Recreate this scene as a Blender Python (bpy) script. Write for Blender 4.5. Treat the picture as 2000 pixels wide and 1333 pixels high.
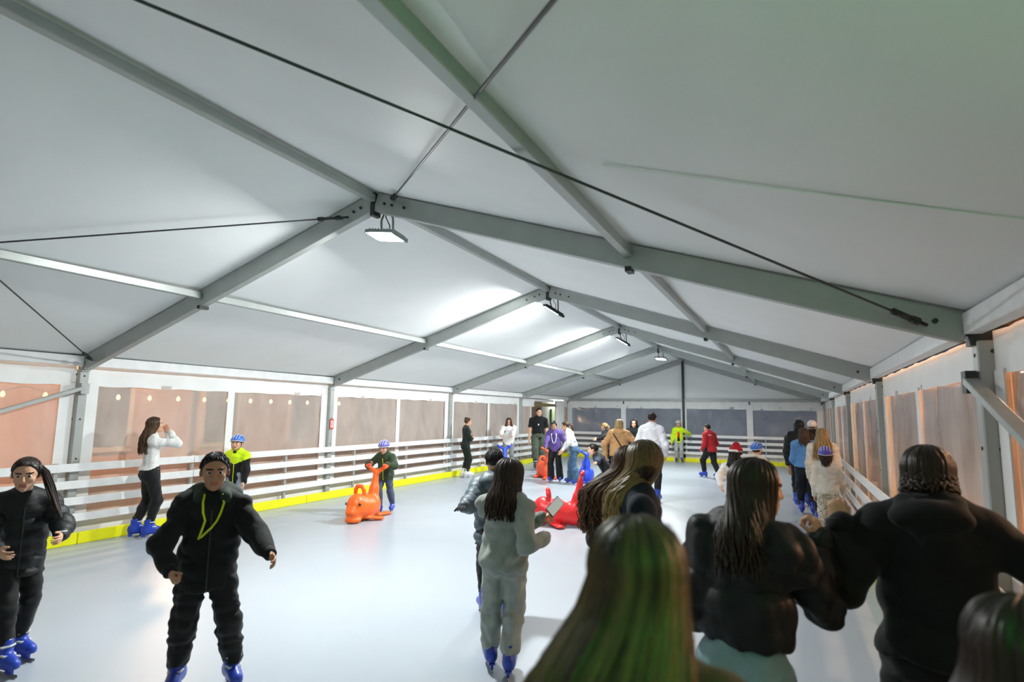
import bpy, bmesh, math, random
import numpy as np
from mathutils import Vector, Matrix
from mathutils.bvhtree import BVHTree

for o in list(bpy.data.objects): bpy.data.objects.remove(o)
scene = bpy.context.scene
C = scene.collection
R_ = math.radians
rng = random.Random(7)

# ------------------------------------------------------------------ camera
YAW, PITCH, ROLL, FPX = R_(25.6619), R_(7.0416), R_(0.8614), 1126.18
CAM = Vector((0, 0, 1.8))
_r0 = Vector((math.cos(YAW), math.sin(YAW), 0))
_F = Vector((-math.sin(YAW)*math.cos(PITCH), math.cos(YAW)*math.cos(PITCH), math.sin(PITCH)))
_u0 = _r0.cross(_F)
_Rt = math.cos(ROLL)*_r0 + math.sin(ROLL)*_u0
_Up = -math.sin(ROLL)*_r0 + math.cos(ROLL)*_u0
cd = bpy.data.cameras.new('camera'); cam = bpy.data.objects.new('camera', cd); C.objects.link(cam)
cam.matrix_world = Matrix(((_Rt.x, _Up.x, -_F.x, CAM.x), (_Rt.y, _Up.y, -_F.y, CAM.y), (_Rt.z, _Up.z, -_F.z, CAM.z), (0, 0, 0, 1)))
cd.sensor_width = 36; cd.lens = FPX/2000*36; cd.clip_start = 0.05; cd.clip_end = 300
cd.dof.use_dof = True; cd.dof.focus_distance = 7.0; cd.dof.aperture_fstop = 1.8
scene.camera = cam

def W(px, py, dep):
    """photograph pixel + distance along the view axis (m) -> point in the place"""
    return CAM + (_F + _Rt*((px-1000)/FPX) - _Up*((py-666.5)/FPX))*dep

# ------------------------------------------------------------------ world, exposure
w = bpy.data.worlds.new('night'); scene.world = w; w.use_nodes = True
w.node_tree.nodes['Background'].inputs[0].default_value = (0.035, 0.04, 0.055, 1)
w.node_tree.nodes['Background'].inputs[1].default_value = 1.0
scene.view_settings.view_transform = 'Standard'; scene.view_settings.look = 'None'
scene.view_settings.gamma = 1; scene.view_settings.use_curve_mapping = False
scene.view_settings.exposure = 0.46
LAMP_W = 160.0          # one hanging floodlight
OUT_W = 800.0           # warm street lamps outside
GREEN_W = 28.0          # green effect lamp behind the entrance end

# ------------------------------------------------------------------ helpers
def lin(c):
    if isinstance(c, str):
        c = [int(c[i:i+2], 16)/255 for i in (0, 2, 4)]
    return tuple((v/12.92 if v <= 0.04045 else ((v+0.055)/1.055)**2.4) for v in c) + (1,)

MATS = {}
def mat(name, col, rough=0.6, metal=0.0, var=0.06, scale=30.0, bump=0.0, bscale=None, spec=0.5, sheen=0.0, trans=0.0, stretch=None, coat=0.0):
    if name in MATS: return MATS[name]
    m = bpy.data.materials.new(name); m.use_nodes = True; MATS[name] = m
    nt = m.node_tree; N = nt.nodes; L = nt.links; b = N['Principled BSDF']
    c = lin(col)
    b.inputs['Roughness'].default_value = rough; b.inputs['Metallic'].default_value = metal
    b.inputs['Specular IOR Level'].default_value = spec
    b.inputs['Sheen Weight'].default_value = sheen; b.inputs['Coat Weight'].default_value = coat
    tc = N.new('ShaderNodeTexCoord'); mp = N.new('ShaderNodeMapping'); L.new(tc.outputs['Object'], mp.inputs[0])
    if stretch: mp.inputs['Scale'].default_value = stretch
    nz = N.new('ShaderNodeTexNoise'); nz.inputs['Scale'].default_value = scale; nz.inputs['Detail'].default_value = 4
    L.new(mp.outputs[0], nz.inputs['Vector'])
    rp = N.new('ShaderNodeValToRGB'); L.new(nz.outputs['Fac'], rp.inputs[0])
    rp.color_ramp.elements[0].position = 0.3; rp.color_ramp.elements[1].position = 0.7
    rp.color_ramp.elements[0].color = tuple(max(0, v*(1-var)) for v in c[:3])+(1,)
    rp.color_ramp.elements[1].color = tuple(min(1, v*(1+var)) for v in c[:3])+(1,)
    L.new(rp.outputs[0], b.inputs['Base Color'])
    if bump:
        n2 = N.new('ShaderNodeTexNoise'); n2.inputs['Scale'].default_value = bscale or scale*3; n2.inputs['Detail'].default_value = 3
        L.new(mp.outputs[0], n2.inputs['Vector'])
        bp = N.new('ShaderNodeBump'); bp.inputs['Strength'].default_value = bump; bp.inputs['Distance'].default_value = 0.02
        L.new(n2.outputs['Fac'], bp.inputs['Height']); L.new(bp.outputs[0], b.inputs['Normal'])
    return m

def emis(name, col, strength):
    if name in MATS: return MATS[name]
    m = bpy.data.materials.new(name); m.use_nodes = True; MATS[name] = m
    b = m.node_tree.nodes['Principled BSDF']
    b.inputs['Base Color'].default_value = lin(col); b.inputs['Emission Color'].default_value = lin(col)
    b.inputs['Emission Strength'].default_value = strength
    return m

def fabric(name, col, rough=0.8, bump=0.35, bscale=14, var=0.12):
    return mat(name, col, rough=rough, var=var, scale=9, bump=bump, bscale=bscale, spec=0.25, sheen=0.1)

def link(o, parent=None):
    C.objects.link(o)
    if parent is not None: o.parent = parent
    return o

def mesh_obj(name, verts, faces, m, parent=None, smooth=True, mats=None, midx=None):
    me = bpy.data.meshes.new(name)
    verts = np.asarray(verts, dtype=np.float32)
    if isinstance(faces, np.ndarray) and faces.ndim == 2:
        nf, k = faces.shape
        me.vertices.add(len(verts)); me.vertices.foreach_set('co', verts.ravel())
        me.loops.add(nf*k); me.loops.foreach_set('vertex_index', faces.astype(np.int32).ravel())
        me.polygons.add(nf)
        me.polygons.foreach_set('loop_start', np.arange(0, nf*k, k, dtype=np.int32))
        me.polygons.foreach_set('loop_total', np.full(nf, k, dtype=np.int32))
        me.update(calc_edges=True); me.validate()
    else:
        me.from_pydata([tuple(v) for v in verts], [], [tuple(f) for f in faces])
    for mm in (mats or [m]): me.materials.append(mm)
    if midx is not None and len(midx) == len(me.polygons): me.polygons.foreach_set('material_index', np.asarray(midx, dtype=np.int32))
    if smooth: me.polygons.foreach_set('use_smooth', np.ones(len(me.polygons), dtype=bool))
    me.update()
    return link(bpy.data.objects.new(name, me), parent)

class MB:
    """collects simple solids into one mesh"""
    def __init__(s): s.v = []; s.f = []
    def add(s, v, f):
        n = len(s.v); s.v += [tuple(x) for x in v]; s.f += [tuple(i+n for i in q) for q in f]; return s
    def box(s, c, d, rot=None):
        v = [Vector((sx*d[0]/2, sy*d[1]/2, sz*d[2]/2)) for sz in (-1, 1) for sy in (-1, 1) for sx in (-1, 1)]
        if rot is not None: v = [rot @ p for p in v]
        return s.add([p+Vector(c) for p in v], [(0, 2, 3, 1), (4, 5, 7, 6), (0, 1, 5, 4), (2, 6, 7, 3), (0, 4, 6, 2), (1, 3, 7, 5)])
    def beam(s, a, b, w_, h, up=(0, 0, 1)):
        a = Vector(a); b = Vector(b); y = (b-a).normalized(); x = y.cross(Vector(up)).normalized(); z = x.cross(y)
        rot = Matrix((x, y, z)).transposed()
        return s.box((a+b)/2, (w_, (b-a).length, h), rot)
    def tube(s, pts, r, n=8, cap=True):
        pts = [Vector(p) for p in pts]; rs = r if hasattr(r, '__len__') else [r]*len(pts)
        base = len(s.v); prev = None
        for i, p in enumerate(pts):
            t = (pts[min(i+1, len(pts)-1)]-pts[max(i-1, 0)]).normalized()
            if prev is None: prev = t.orthogonal().normalized()
            u = (prev - t*prev.dot(t)).normalized(); prev = u; v = t.cross(u)
            for k in range(n):
                a = 2*math.pi*k/n; s.v.append(tuple(p+(u*math.cos(a)+v*math.sin(a))*rs[i]))
        for i in range(len(pts)-1):
            for k in range(n):
                k2 = (k+1) % n
                s.f.append((base+i*n+k, base+i*n+k2, base+(i+1)*n+k2, base+(i+1)*n+k))
        if cap:
            s.f.append(tuple(base+k for k in range(n-1, -1, -1))); s.f.append(tuple(base+(len(pts)-1)*n+k for k in range(n)))
        return s
    def build(s, name, m, parent=None, smooth=False, bevel=0):
        o = mesh_obj(name, s.v, s.f, m, parent, smooth)
        if bevel:
            bm = bmesh.new(); bm.from_mesh(o.data)
            bmesh.ops.bevel(bm, geom=bm.edges[:], offset=bevel, segments=1, affect='EDGES', clamp_overlap=True)
            bm.to_mesh(o.data); bm.free()
        return o

def empty(name, loc=(0, 0, 0), rz=0):
    o = bpy.data.objects.new(name, None); o.empty_display_size = 0.1; C.objects.link(o)
    o.location = loc; o.rotation_euler = (0, 0, rz); return o
def tag(o, label, cat, group=None):
    o['label'] = label; o['category'] = cat
    if group: o['group'] = group
    return o
def struct(o): o['kind'] = 'structure'; return o
def share(src, name, parent, loc=(0, 0, 0), rot=None, scale=None):
    o = bpy.data.objects.new(name, src.data if hasattr(src, 'data') else src); C.objects.link(o); o.parent = parent
    o.location = loc
    if rot is not None: o.rotation_euler = rot
    if scale is not None: o.scale = scale
    return o

# ------------------------------------------------------------------ implicit surfaces (numpy surface nets)
def smin(a, b, k):
    h = np.clip(0.5+0.5*(b-a)/k, 0, 1); return b*(1-h)+a*h-k*h*(1-h)
def smax(a, b, k): return -smin(-a, -b, k)
def A(v): return np.array(tuple(v), dtype=np.float64)

class Cone:
    def __init__(s, a, b, ra, rb, flat=None, ratio=1.0, band=0.0, per=0.08, ph=0.0):
        s.a, s.b, s.ra, s.rb = A(a), A(b), ra, rb; s.flat = None if flat is None else A(flat); s.ratio = ratio; s.band = band; s.per = per; s.ph = ph
        r = max(ra, rb)+band; s.lo = np.minimum(s.a, s.b)-r; s.hi = np.maximum(s.a, s.b)+r
    def __call__(s, X, Y, Z):
        ba = s.b-s.a; l2 = float(ba@ba)+1e-12
        px, py, pz = X-s.a[0], Y-s.a[1], Z-s.a[2]
        t0 = (px*ba[0]+py*ba[1]+pz*ba[2])/l2; t = np.clip(t0, 0, 1)
        qx, qy, qz = px-t*ba[0], py-t*ba[1], pz-t*ba[2]
        d2 = qx*qx+qy*qy+qz*qz
        if s.flat is not None:
            qn = qx*s.flat[0]+qy*s.flat[1]+qz*s.flat[2]; d2 = d2-qn*qn+(qn/s.ratio)**2
        r = s.ra+(s.rb-s.ra)*t
        if s.band: r = r+s.band*(np.sqrt(np.abs(np.sin(math.pi*(t*math.sqrt(l2)/s.per+s.ph))))-0.6)
        return np.sqrt(np.maximum(d2, 0))-r
class Ell:
    def __init__(s, c, r, R=None):
        s.c, s.r = A(c), A(r); s.R = None if R is None else np.array(R)
        m = s.r if R is None else np.abs(s.R)@s.r
        s.lo = s.c-m; s.hi = s.c+m
    def __call__(s, X, Y, Z):
        px, py, pz = X-s.c[0], Y-s.c[1], Z-s.c[2]
        if s.R is not None:
            R = s.R; px, py, pz = (R[0, 0]*px+R[1, 0]*py+R[2, 0]*pz, R[0, 1]*px+R[1, 1]*py+R[2, 1]*pz, R[0, 2]*px+R[1, 2]*py+R[2, 2]*pz)
        r = s.r
        k0 = np.sqrt((px/r[0])**2+(py/r[1])**2+(pz/r[2])**2); k1 = np.sqrt((px/r[0]**2)**2+(py/r[1]**2)**2+(pz/r[2]**2)**2)
        return k0*(k0-1)/np.maximum(k1, 1e-6)
class Grid:
    def __init__(s, prims, vox, pad=3):
        lo = np.min([p.lo for p in prims], 0)-pad*vox; hi = np.max([p.hi for p in prims], 0)+pad*vox
        s.lo = lo; s.vox = vox; s.n = np.ceil((hi-lo)/vox).astype(int)+1
        s.ax = [lo[i]+vox*np.arange(s.n[i]) for i in range(3)]
    def xyz(s, sl=None):
        ax = s.ax if sl is None else [s.ax[i][sl[i]] for i in range(3)]
        return ax[0][:, None, None], ax[1][None, :, None], ax[2][None, None, :]
    def union(s, prims, k=0.03, V=None, margin=0.09):
        if V is None: V = np.full(s.n, 0.5)
        for p in prims:
            i0 = np.clip(np.floor((p.lo-margin-s.lo)/s.vox).astype(int), 0, s.n); i1 = np.clip(np.ceil((p.hi+margin-s.lo)/s.vox).astype(int)+1, 0, s.n)
            if (i1 <= i0).any(): continue
            sl = tuple(slice(i0[i], i1[i]) for i in range(3))
            V[sl] = smin(V[sl], p(*s.xyz(sl)), k)
        return V
    def cut(s, V, p, n, k=0.01):
        """keep the side n points to"""
        X, Y, Z = s.xyz(); p = A(p); n = A(n)
        return smax(V, -((X-p[0])*n[0]+(Y-p[1])*n[1]+(Z-p[2])*n[2]), k)
    def sub(s, V, prims, k=0.02):
        for p in prims: V = smax(V, -p(*s.xyz()), k)
        return V
    def wrinkle(s, V, amp, scale, seed=0, n=4):
        r = np.random.RandomState(seed); X, Y, Z = s.xyz(); D = 0
        for i in range(n):
            d = r.normal(size=3); d /= np.linalg.norm(d); f = scale*(0.7+0.9*r.rand())
            D = D+(.637-np.abs(np.sin(.5*f*(d[0]*X+d[1]*Y+d[2]*Z)+r.rand()*6.28+1.3*np.sin(f*0.33*(d[1]*X-d[0]*Y+d[2]*Z)+i))))*1.6
        return V+amp*D/n*1.7
    def nets(s, V):
        n = np.array(V.shape); ins = V < 0
        cs = np.zeros(n-1, dtype=np.int8)
        for dx in (0, 1):
            for dy in (0, 1):
                for dz in (0, 1): cs += ins[dx:n[0]-1+dx, dy:n[1]-1+dy, dz:n[2]-1+dz]
        act = np.argwhere((cs > 0) & (cs < 8))
        idm = np.full(n-1, -1, dtype=np.int32); idm[act[:, 0], act[:, 1], act[:, 2]] = np.arange(len(act))
        off = np.array([(i, j, k) for i in (0, 1) for j in (0, 1) for k in (0, 1)])
        cv = np.stack([V[act[:, 0]+o[0], act[:, 1]+o[1], act[:, 2]+o[2]] for o in off], 1)
        acc = np.zeros((len(act), 3)); cnt = np.zeros(len(act))
        for a in range(8):
            for b in range(a+1, 8):
                d = off[b]-off[a]
                if np.abs(d).sum() != 1: continue
                va, vb = cv[:, a], cv[:, b]; x = (va < 0) != (vb < 0)
                t = np.where(x, va/np.where(x, va-vb, 1), 0)
                acc += np.where(x[:, None], off[a]+t[:, None]*d, 0); cnt += x
        P = s.lo+(act+acc/np.maximum(cnt, 1)[:, None])*s.vox
        Q = []
        for ax in range(3):
            u, v = (ax+1) % 3, (ax+2) % 3
            a = np.take(ins, range(n[ax]-1), axis=ax); b = np.take(ins, range(1, n[ax]), axis=ax)
            for flip in (False, True):
                e = np.argwhere((a & ~b) if not flip else (~a & b))
                e = e[(e[:, u] > 0) & (e[:, v] > 0) & (e[:, u] < n[u]-1) & (e[:, v] < n[v]-1)]
                if not len(e): continue
                def cid(du, dv):
                    q = e.copy(); q[:, u] -= du; q[:, v] -= dv; return idm[q[:, 0], q[:, 1], q[:, 2]]
                q = np.stack([cid(1, 1), cid(0, 1), cid(0, 0), cid(1, 0)], 1)
                if flip: q = q[:, ::-1]
                Q.append(q)
        Q = np.concatenate(Q) if Q else np.zeros((0, 4), int)
        return P, Q
    def relax(s, P, Q, it=1):
        for _ in range(it):
            S = np.zeros_like(P); c = np.zeros(len(P))
            for i in range(4):
                np.add.at(S, Q[:, i], P[Q[:, (i+1) % 4]]+P[Q[:, (i+3) % 4]]); np.add.at(c, Q[:, i], 2)
            P = 0.5*P+0.5*S/np.maximum(c, 1)[:, None]
        return P

# ------------------------------------------------------------------ the tent: measured frame
XL, XR = -8.56, 1.04; XM = (XL+XR)/2
YF = [-4.94, -0.20, 4.54, 9.28, 14.02, 18.76, 23.50]
HE, HR = 2.37, 3.92
def roof_z(x): return HE+(HR-HE)*(1-abs(x-XM)/(XM-XL))

ALU = mat('aluminium_profile', 'a9aeab', rough=0.42, metal=0.35, var=0.05, scale=6, bump=0.03, bscale=80)
ALU_D = mat('bolt_steel', '3c4040', rough=0.45, metal=0.7)
PVC = mat('white_pvc_fabric', 'edf0f0', rough=0.58, var=0.025, scale=1.3, bump=0.22, bscale=1.6, spec=0.3)
PVCW = mat('white_wall_fabric', 'e6e8e7', rough=0.5, var=0.03, scale=4, bump=0.2, bscale=7)
WHITE = mat('white_painted_board', 'e4e6e6', rough=0.5, var=0.05, scale=7, bump=0.08, bscale=40)
YEL = mat('yellow_kick_board', 'e9e80c', rough=0.45, var=0.06, scale=5)
WIRE = mat('steel_cable', '4a4d4d', rough=0.5, metal=0.6)

# floor: ice
fm = mat('ice', 'a8b1ba', rough=0.3, var=0.03, scale=0.8, spec=0.3)
nt = fm.node_tree; N = nt.nodes; L = nt.links; b = N['Principled BSDF']
tc = [n for n in N if n.type == 'TEX_COORD'][0]
nz = N.new('ShaderNodeTexNoise'); nz.inputs['Scale'].default_value = 0.55; nz.inputs['Detail'].default_value = 2; L.new(tc.outputs['Object'], nz.inputs['Vector'])
mr = N.new('ShaderNodeMapRange'); mr.inputs[1].default_value = 0.35; mr.inputs[2].default_value = 0.65; mr.inputs[3].default_value = 0.27; mr.inputs[4].default_value = 0.37
L.new(nz.outputs['Fac'], mr.inputs[0]); L.new(mr.outputs[0], b.inputs['Roughness'])
mp = N.new('ShaderNodeMapping'); mp.inputs['Scale'].default_value = (60, 2.2, 1); mp.inputs['Rotation'].default_value = (0, 0, 0.35); L.new(tc.outputs['Object'], mp.inputs[0])
n2 = N.new('ShaderNodeTexNoise'); n2.inputs['Scale'].default_value = 1.0; n2.inputs['Detail'].default_value = 6; L.new(mp.outputs[0], n2.inputs['Vector'])
n3 = N.new('ShaderNodeTexNoise'); n3.inputs['Scale'].default_value = 2.5; n3.inputs['Detail'].default_value = 4; L.new(tc.outputs['Object'], n3.inputs['Vector'])
ad = N.new('ShaderNodeMath'); ad.operation = 'ADD'; L.new(n2.outputs['Fac'], ad.inputs[0]); L.new(n3.outputs['Fac'], ad.inputs[1])
bp = N.new('ShaderNodeBump'); bp.inputs['Strength'].default_value = 0.10; bp.inputs['Distance'].default_value = 0.01
L.new(ad.outputs[0], bp.inputs['Height']); L.new(bp.outputs[0], b.inputs['Normal'])
struct(MB().box((XM, 9.2, -0.05), (XR-XL+0.1, 29.5, 0.1)).build('floor', fm))

# ceiling: fabric panels, rafters, purlins, cables
ceil_ = struct(empty('ceiling', (XM, 9, HR)))
def cp(o):                                            # keep world placement under the ceiling empty
    o.parent = ceil_; o.matrix_parent_inverse = Matrix.Translation(-Vector(ceil_.location)); return o
def under(o, par):
    o.parent = par; o.matrix_parent_inverse = Matrix.Translation(-Vector(par.location)); return o
def roof_panel(x0, x1, y0, y1, seed):
    nx, ny = 22, 14; r = random.Random(seed); v = []; ph = [r.random()*6 for _ in range(4)]
    for j in range(ny+1):
        for i in range(nx+1):
            u, t = i/nx, j/ny; x = x0+(x1-x0)*u; y = y0+(y1-y0)*t
            z = roof_z(x)+0.115
            e = math.sin(math.pi*t)**0.7*math.sin(math.pi*u)**0.5
            z -= 0.035*e*(1+0.3*math.sin(5*u+ph[0])) - 0.008*e*math.sin(9*t+ph[1]+3*u)
            v.append((x, y, z))
    f = [(j*(nx+1)+i, (j+1)*(nx+1)+i, (j+1)*(nx+1)+i+1, j*(nx+1)+i+1) for j in range(ny) for i in range(nx)]
    return cp(mesh_obj('roof_panel', v, f, PVC))
for k in range(len(YF)-1):
    for s in (0, 1):
        x0, x1 = ((XL-0.1, XM) if s == 0 else (XM, XR+0.1))
        roof_panel(x0, x1, YF[k], YF[k+1], k*2+s)
seam = MB(); pv = None
for k in range(30):                                   # weld seam across the near right-hand roof panel
    x = -0.8+1.65*k/29; u = (x-XM)/(XR+0.1-XM); t = (2.68-YF[1])/(YF[2]-YF[1])
    e = math.sin(math.pi*t)**0.7*math.sin(math.pi*u)**0.5
    p_ = Vector((x, 2.68, roof_z(x)+0.115-0.046*e)); pv is None or seam.beam(pv, p_, 0.014, 0.005); pv = p_
cp(seam.build('fabric_seam', PVC))
for y in YF:
    for sx in (XL, XR):
        d = Vector((XM-sx, 0, HR-HE)).normalized()
        o = cp(MB().beam(Vector((sx, y, HE)), Vector((XM, y, HR))-d*0.03, 0.09, 0.19).build('rafter', ALU, bevel=0.006))
        # splice plate with bolts at the ridge and eave
        mb = MB()
        for t in (0.10, 0.16, 0.26):
            c = Vector((XM, y, HR))-d*(t*1.6)
            mb.tube([c+Vector((0, -0.062, 0)), c+Vector((0, 0.062, 0))], 0.014, 6)
        c = Vector((sx, y, HE))+d*0.18; mb.tube([c+Vector((0, -0.062, 0)), c+Vector((0, 0.062, 0))], 0.018, 6)
        b_ = mb.build('bolt', ALU_D); under(b_, o) if False else cp(b_)
    cp(MB().box((XM, y, HR-0.03), (0.05, 0.11, 0.24)).build('ridge_bracket', ALU_D))
for k in range(len(YF)-1):
    y0, y1 = YF[k]+0.05, YF[k+1]-0.05
    for nm, x, w_, h in (('ridge_beam', XM, 0.075, 0.075), ('purlin', -6.30, 0.07, 0.08), ('purlin', -1.13, 0.07, 0.08), ('eave_beam', XL-0.02, 0.10, 0.135), ('eave_beam', XR+0.02, 0.10, 0.135)):
        z = roof_z(x)+(0.03 if nm != 'eave_beam' else 0.035)
        cp(MB().beam((x, y0, z), (x, y1, z), w_, h).build(nm, ALU if nm != 'eave_beam' else WHITE, bevel=0.006))
        if nm == 'eave_beam': cp(MB().beam((x, y0, z+0.08), (x, y1, z+0.08), 0.03, 0.03).build('eave_gap_shade', ALU_D))  # added dark strip: blocks outside light at the eave, stands for the gap's shade
        if nm == 'purlin':
            cp(MB().box((x, YF[k+1], z-0.14), (0.05, 0.12, 0.04)).build('purlin_clip', ALU_D))
def cable(a, b, buckle_at=None):
    a, b = Vector(a), Vector(b)
    o = cp(MB().tube([a.lerp(b, t/8) for t in range(9)], 0.008, 6).build('brace_cable', WIRE, smooth=True))
    for e0, e1 in ((a, b), (b, a)):
        d = (e1-e0).normalized(); sd = d.cross(Vector((0, 0, 1))).normalized()
        mb = MB()
        for s_ in (-1, 1): mb.tube([e0+d*0.10+sd*0.028*s_, e0+d*0.28+sd*0.028*s_], 0.006, 6)
        mb.tube([e0+d*0.08, e0+d*0.13], 0.026, 8); mb.tube([e0+d*0.25, e0+d*0.31], 0.022, 8); mb.tube([e0, e0+d*0.1], 0.012, 6)
        t = mb.build('turnbuckle', ALU_D, smooth=True); t.parent = o
ya, yb = YF[1], YF[2]
cable((XL+0.22, yb-0.06, HE+0.03), (XM-0.15, ya+0.06, HR-0.08))
cable((XM-0.30, yb-0.06, HR-0.13), (XL+0.22, ya+0.06, HE+0.03))
cable((XR-0.22, yb-0.06, HE+0.03), (XM+0.15, ya+0.06, HR-0.08))
cable((XM+0.25, yb-0.06, HR-0.02), (XR-0.22, ya+0.06, HE+0.03))

# clear pvc panes
def pane_mat(name, col, fac, seed):
    m = bpy.data.materials.new(name); m.use_nodes = True; nt = m.node_tree; N = nt.nodes; L = nt.links
    b = N['Principled BSDF']; out = N['Material Output']
    b.inputs['Base Color'].default_value = lin(col); b.inputs['Roughness'].default_value = 0.16; b.inputs['Specular IOR Level'].default_value = 0.6
    tr = N.new('ShaderNodeBsdfTransparent'); tr.inputs[0].default_value = (0.93, 0.92, 0.9, 1)
    mx = N.new('ShaderNodeMixShader'); tc = N.new('ShaderNodeTexCoord')
    mp = N.new('ShaderNodeMapping'); mp.inputs['Scale'].default_value = (1, 1, 0.45); mp.inputs['Location'].default_value = (seed, seed*2, 0); L.new(tc.outputs['Object'], mp.inputs[0])
    nz = N.new('ShaderNodeTexNoise'); nz.inputs['Scale'].default_value = 2.4; nz.inputs['Detail'].default_value = 5; nz.inputs['Distortion'].default_value = 0.6; L.new(mp.outputs[0], nz.inputs['Vector'])
    bp = N.new('ShaderNodeBump'); bp.inputs['Strength'].default_value = 0.35; bp.inputs['Distance'].default_value = 0.05
    L.new(nz.outputs['Fac'], bp.inputs['Height']); L.new(bp.outputs[0], b.inputs['Normal'])
    mr = N.new('ShaderNodeMapRange'); mr.inputs[1].default_value = 0.3; mr.inputs[2].default_value = 0.7; mr.inputs[3].default_value = fac-0.07; mr.inputs[4].default_value = fac+0.07
    L.new(nz.outputs['Fac'], mr.inputs[0]); L.new(mr.outputs[0], mx.inputs[0])
    L.new(tr.outputs[0], mx.inputs[1]); L.new(b.outputs[0], mx.inputs[2]); L.new(mx.outputs[0], out.inputs[0])
    return m
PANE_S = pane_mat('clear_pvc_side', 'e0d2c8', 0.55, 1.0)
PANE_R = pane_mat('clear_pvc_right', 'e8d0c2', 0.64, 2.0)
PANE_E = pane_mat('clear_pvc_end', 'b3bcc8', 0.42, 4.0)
wid = [0]
def pane(axis, pos, u0, u1, z0, z1, m, out):
    """a slightly crinkled clear sheet, its crumpled top hanging from the valance"""
    wid[0] += 1; nu, nz_ = 16, 18; v = []; r = random.Random(wid[0]); ph = [r.random()*6 for _ in range(5)]
    for j in range(nz_+1):
        for i in range(nu+1):
            u = u0+(u1-u0)*i/nu; z = z0+(z1-z0)*j/nz_; t = j/nz_
            d = 0.012*math.sin(7*u+ph[0]+1.5*t)+0.008*math.sin(17*u+ph[1])*(t**2)+0.006*math.sin(11*z+ph[2]+u*3)+0.010*math.sin(31*u+ph[3])*(t**6)
            v.append((pos+d, u, z) if axis == 'x' else (u, pos+d, z))
    f = [(j*(nu+1)+i, j*(nu+1)+i+1, (j+1)*(nu+1)+i+1, (j+1)*(nu+1)+i) for j in range(nz_) for i in range(nu)]
    o = mesh_obj('window_%d' % wid[0], v, f, m); struct(o); return o
def valance(axis, pos, u0, u1, z0, z1, par):
    nu, nz_ = 30, 4; v = []; ph = rng.random()*6
    for j in range(nz_+1):
        for i in range(nu+1):
            u = u0+(u1-u0)*i/nu; t = j/nz_
            zt = z1-0.012*abs(math.sin(math.pi*i/5))
            z = z0+(zt-z0)*t+0.006*(1-t)*math.sin(9*u+ph)
            d = 0.010*math.sin(9*u+ph)*(1-t*0.5)+0.006*math.sin(23*u+ph)
            v.append((pos+d, u, z) if axis == 'x' else (u, pos+d, z))
    f = [(j*(nu+1)+i, j*(nu+1)+i+1, (j+1)*(nu+1)+i+1, (j+1)*(nu+1)+i) for j in range(nz_) for i in range(nu)]
    o = mesh_obj('valance', v, f, PVCW, par); o.matrix_parent_inverse = Matrix.Translation(-Vector(par.location)); return o

def side_wall(nm, X, out):
    wl = struct(empty(nm, (X, 9, 0)))
    px = X+0.13*out
    for k, y in enumerate(YF):
        p = under(MB().box((px-0.02*out, y, 1.14), (0.16, 0.115, 2.30)).build('post', ALU, bevel=0.008), wl)
        mb = MB()
        for z in (2.2, 1.62, 1.1): mb.tube([(px-0.105*out, y, z), (px-0.09*out, y, z)], 0.012, 8)
        mb.tube([(px-0.02*out, y-0.062, 1.62), (px-0.02*out, y-0.055, 1.62)], 0.014, 8); mb.tube([(px-0.02*out, y-0.062, 2.22), (px-0.02*out, y-0.055, 2.22)], 0.014, 8)
        bb = mb.build('bolt', ALU_D); bb.parent = p
        under(MB().box((px-0.03*out, y, 2.32), (0.2, 0.10, 0.12)).build('eave_bracket', ALU_D if out > 0 else ALU), wl)
    for k in range(len(YF)-1):
        y0, y1 = YF[k], YF[k+1]; ym = (y0+y1)/2
        if out < 0 and k == 5: continue                 # entrance bay, built below
        for a, b_ in ((y0+0.06, ym), (ym, y1-0.06)):
            pane('x', px, a, b_, 0.10, 2.12, PANE_S if out < 0 else PANE_R, out)
        valance('x', px-0.02*out, y0+0.06, y1-0.06, 2.07, 2.345, wl)
        for yy, ww in ((ym, 0.13), (y0+0.15, 0.17), (y1-0.15, 0.17)):
            under(MB().box((px-0.022*out, yy, 1.10), (0.012, ww, 2.0)).build('fabric_strip', PVCW), wl)
        under(MB().box((px-0.022*out, ym, 0.14), (0.014, y1-y0-0.14, 0.28)).build('skirt', PVCW), wl)
    return wl, px
wall_left, PXL = side_wall('wall_left', XL, -1)
wall_right, PXR = side_wall('wall_right', XR, 1)
# diagonal braces in the near bay
for wl, px, s in ((wall_left, PXL+0.14, 1), (wall_right, PXR-0.14, -1)):
    o = under(MB().beam((px, YF[2]-0.02, 2.04), (px, YF[1]+0.1, 0.35), 0.05, 0.075, up=(1, 0, 0)).build('diagonal_brace', ALU, bevel=0.005), wl)
    under(MB().box((px, YF[2]-0.01, 2.03), (0.06, 0.1, 0.14)).build('brace_bracket', ALU_D if s < 0 else ALU), wl)
for a, b_ in (((15.3, 1.95), (18.4, 0.7)), ((18.5, 1.95), (15.6, 0.7))):
    under(MB().beam((PXL-0.12, a[0], a[1]), (PXL-0.12, b_[0], b_[1]), 0.04, 0.05, up=(1, 0, 0)).build('diagonal_brace', ALU_D), wall_left)
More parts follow.
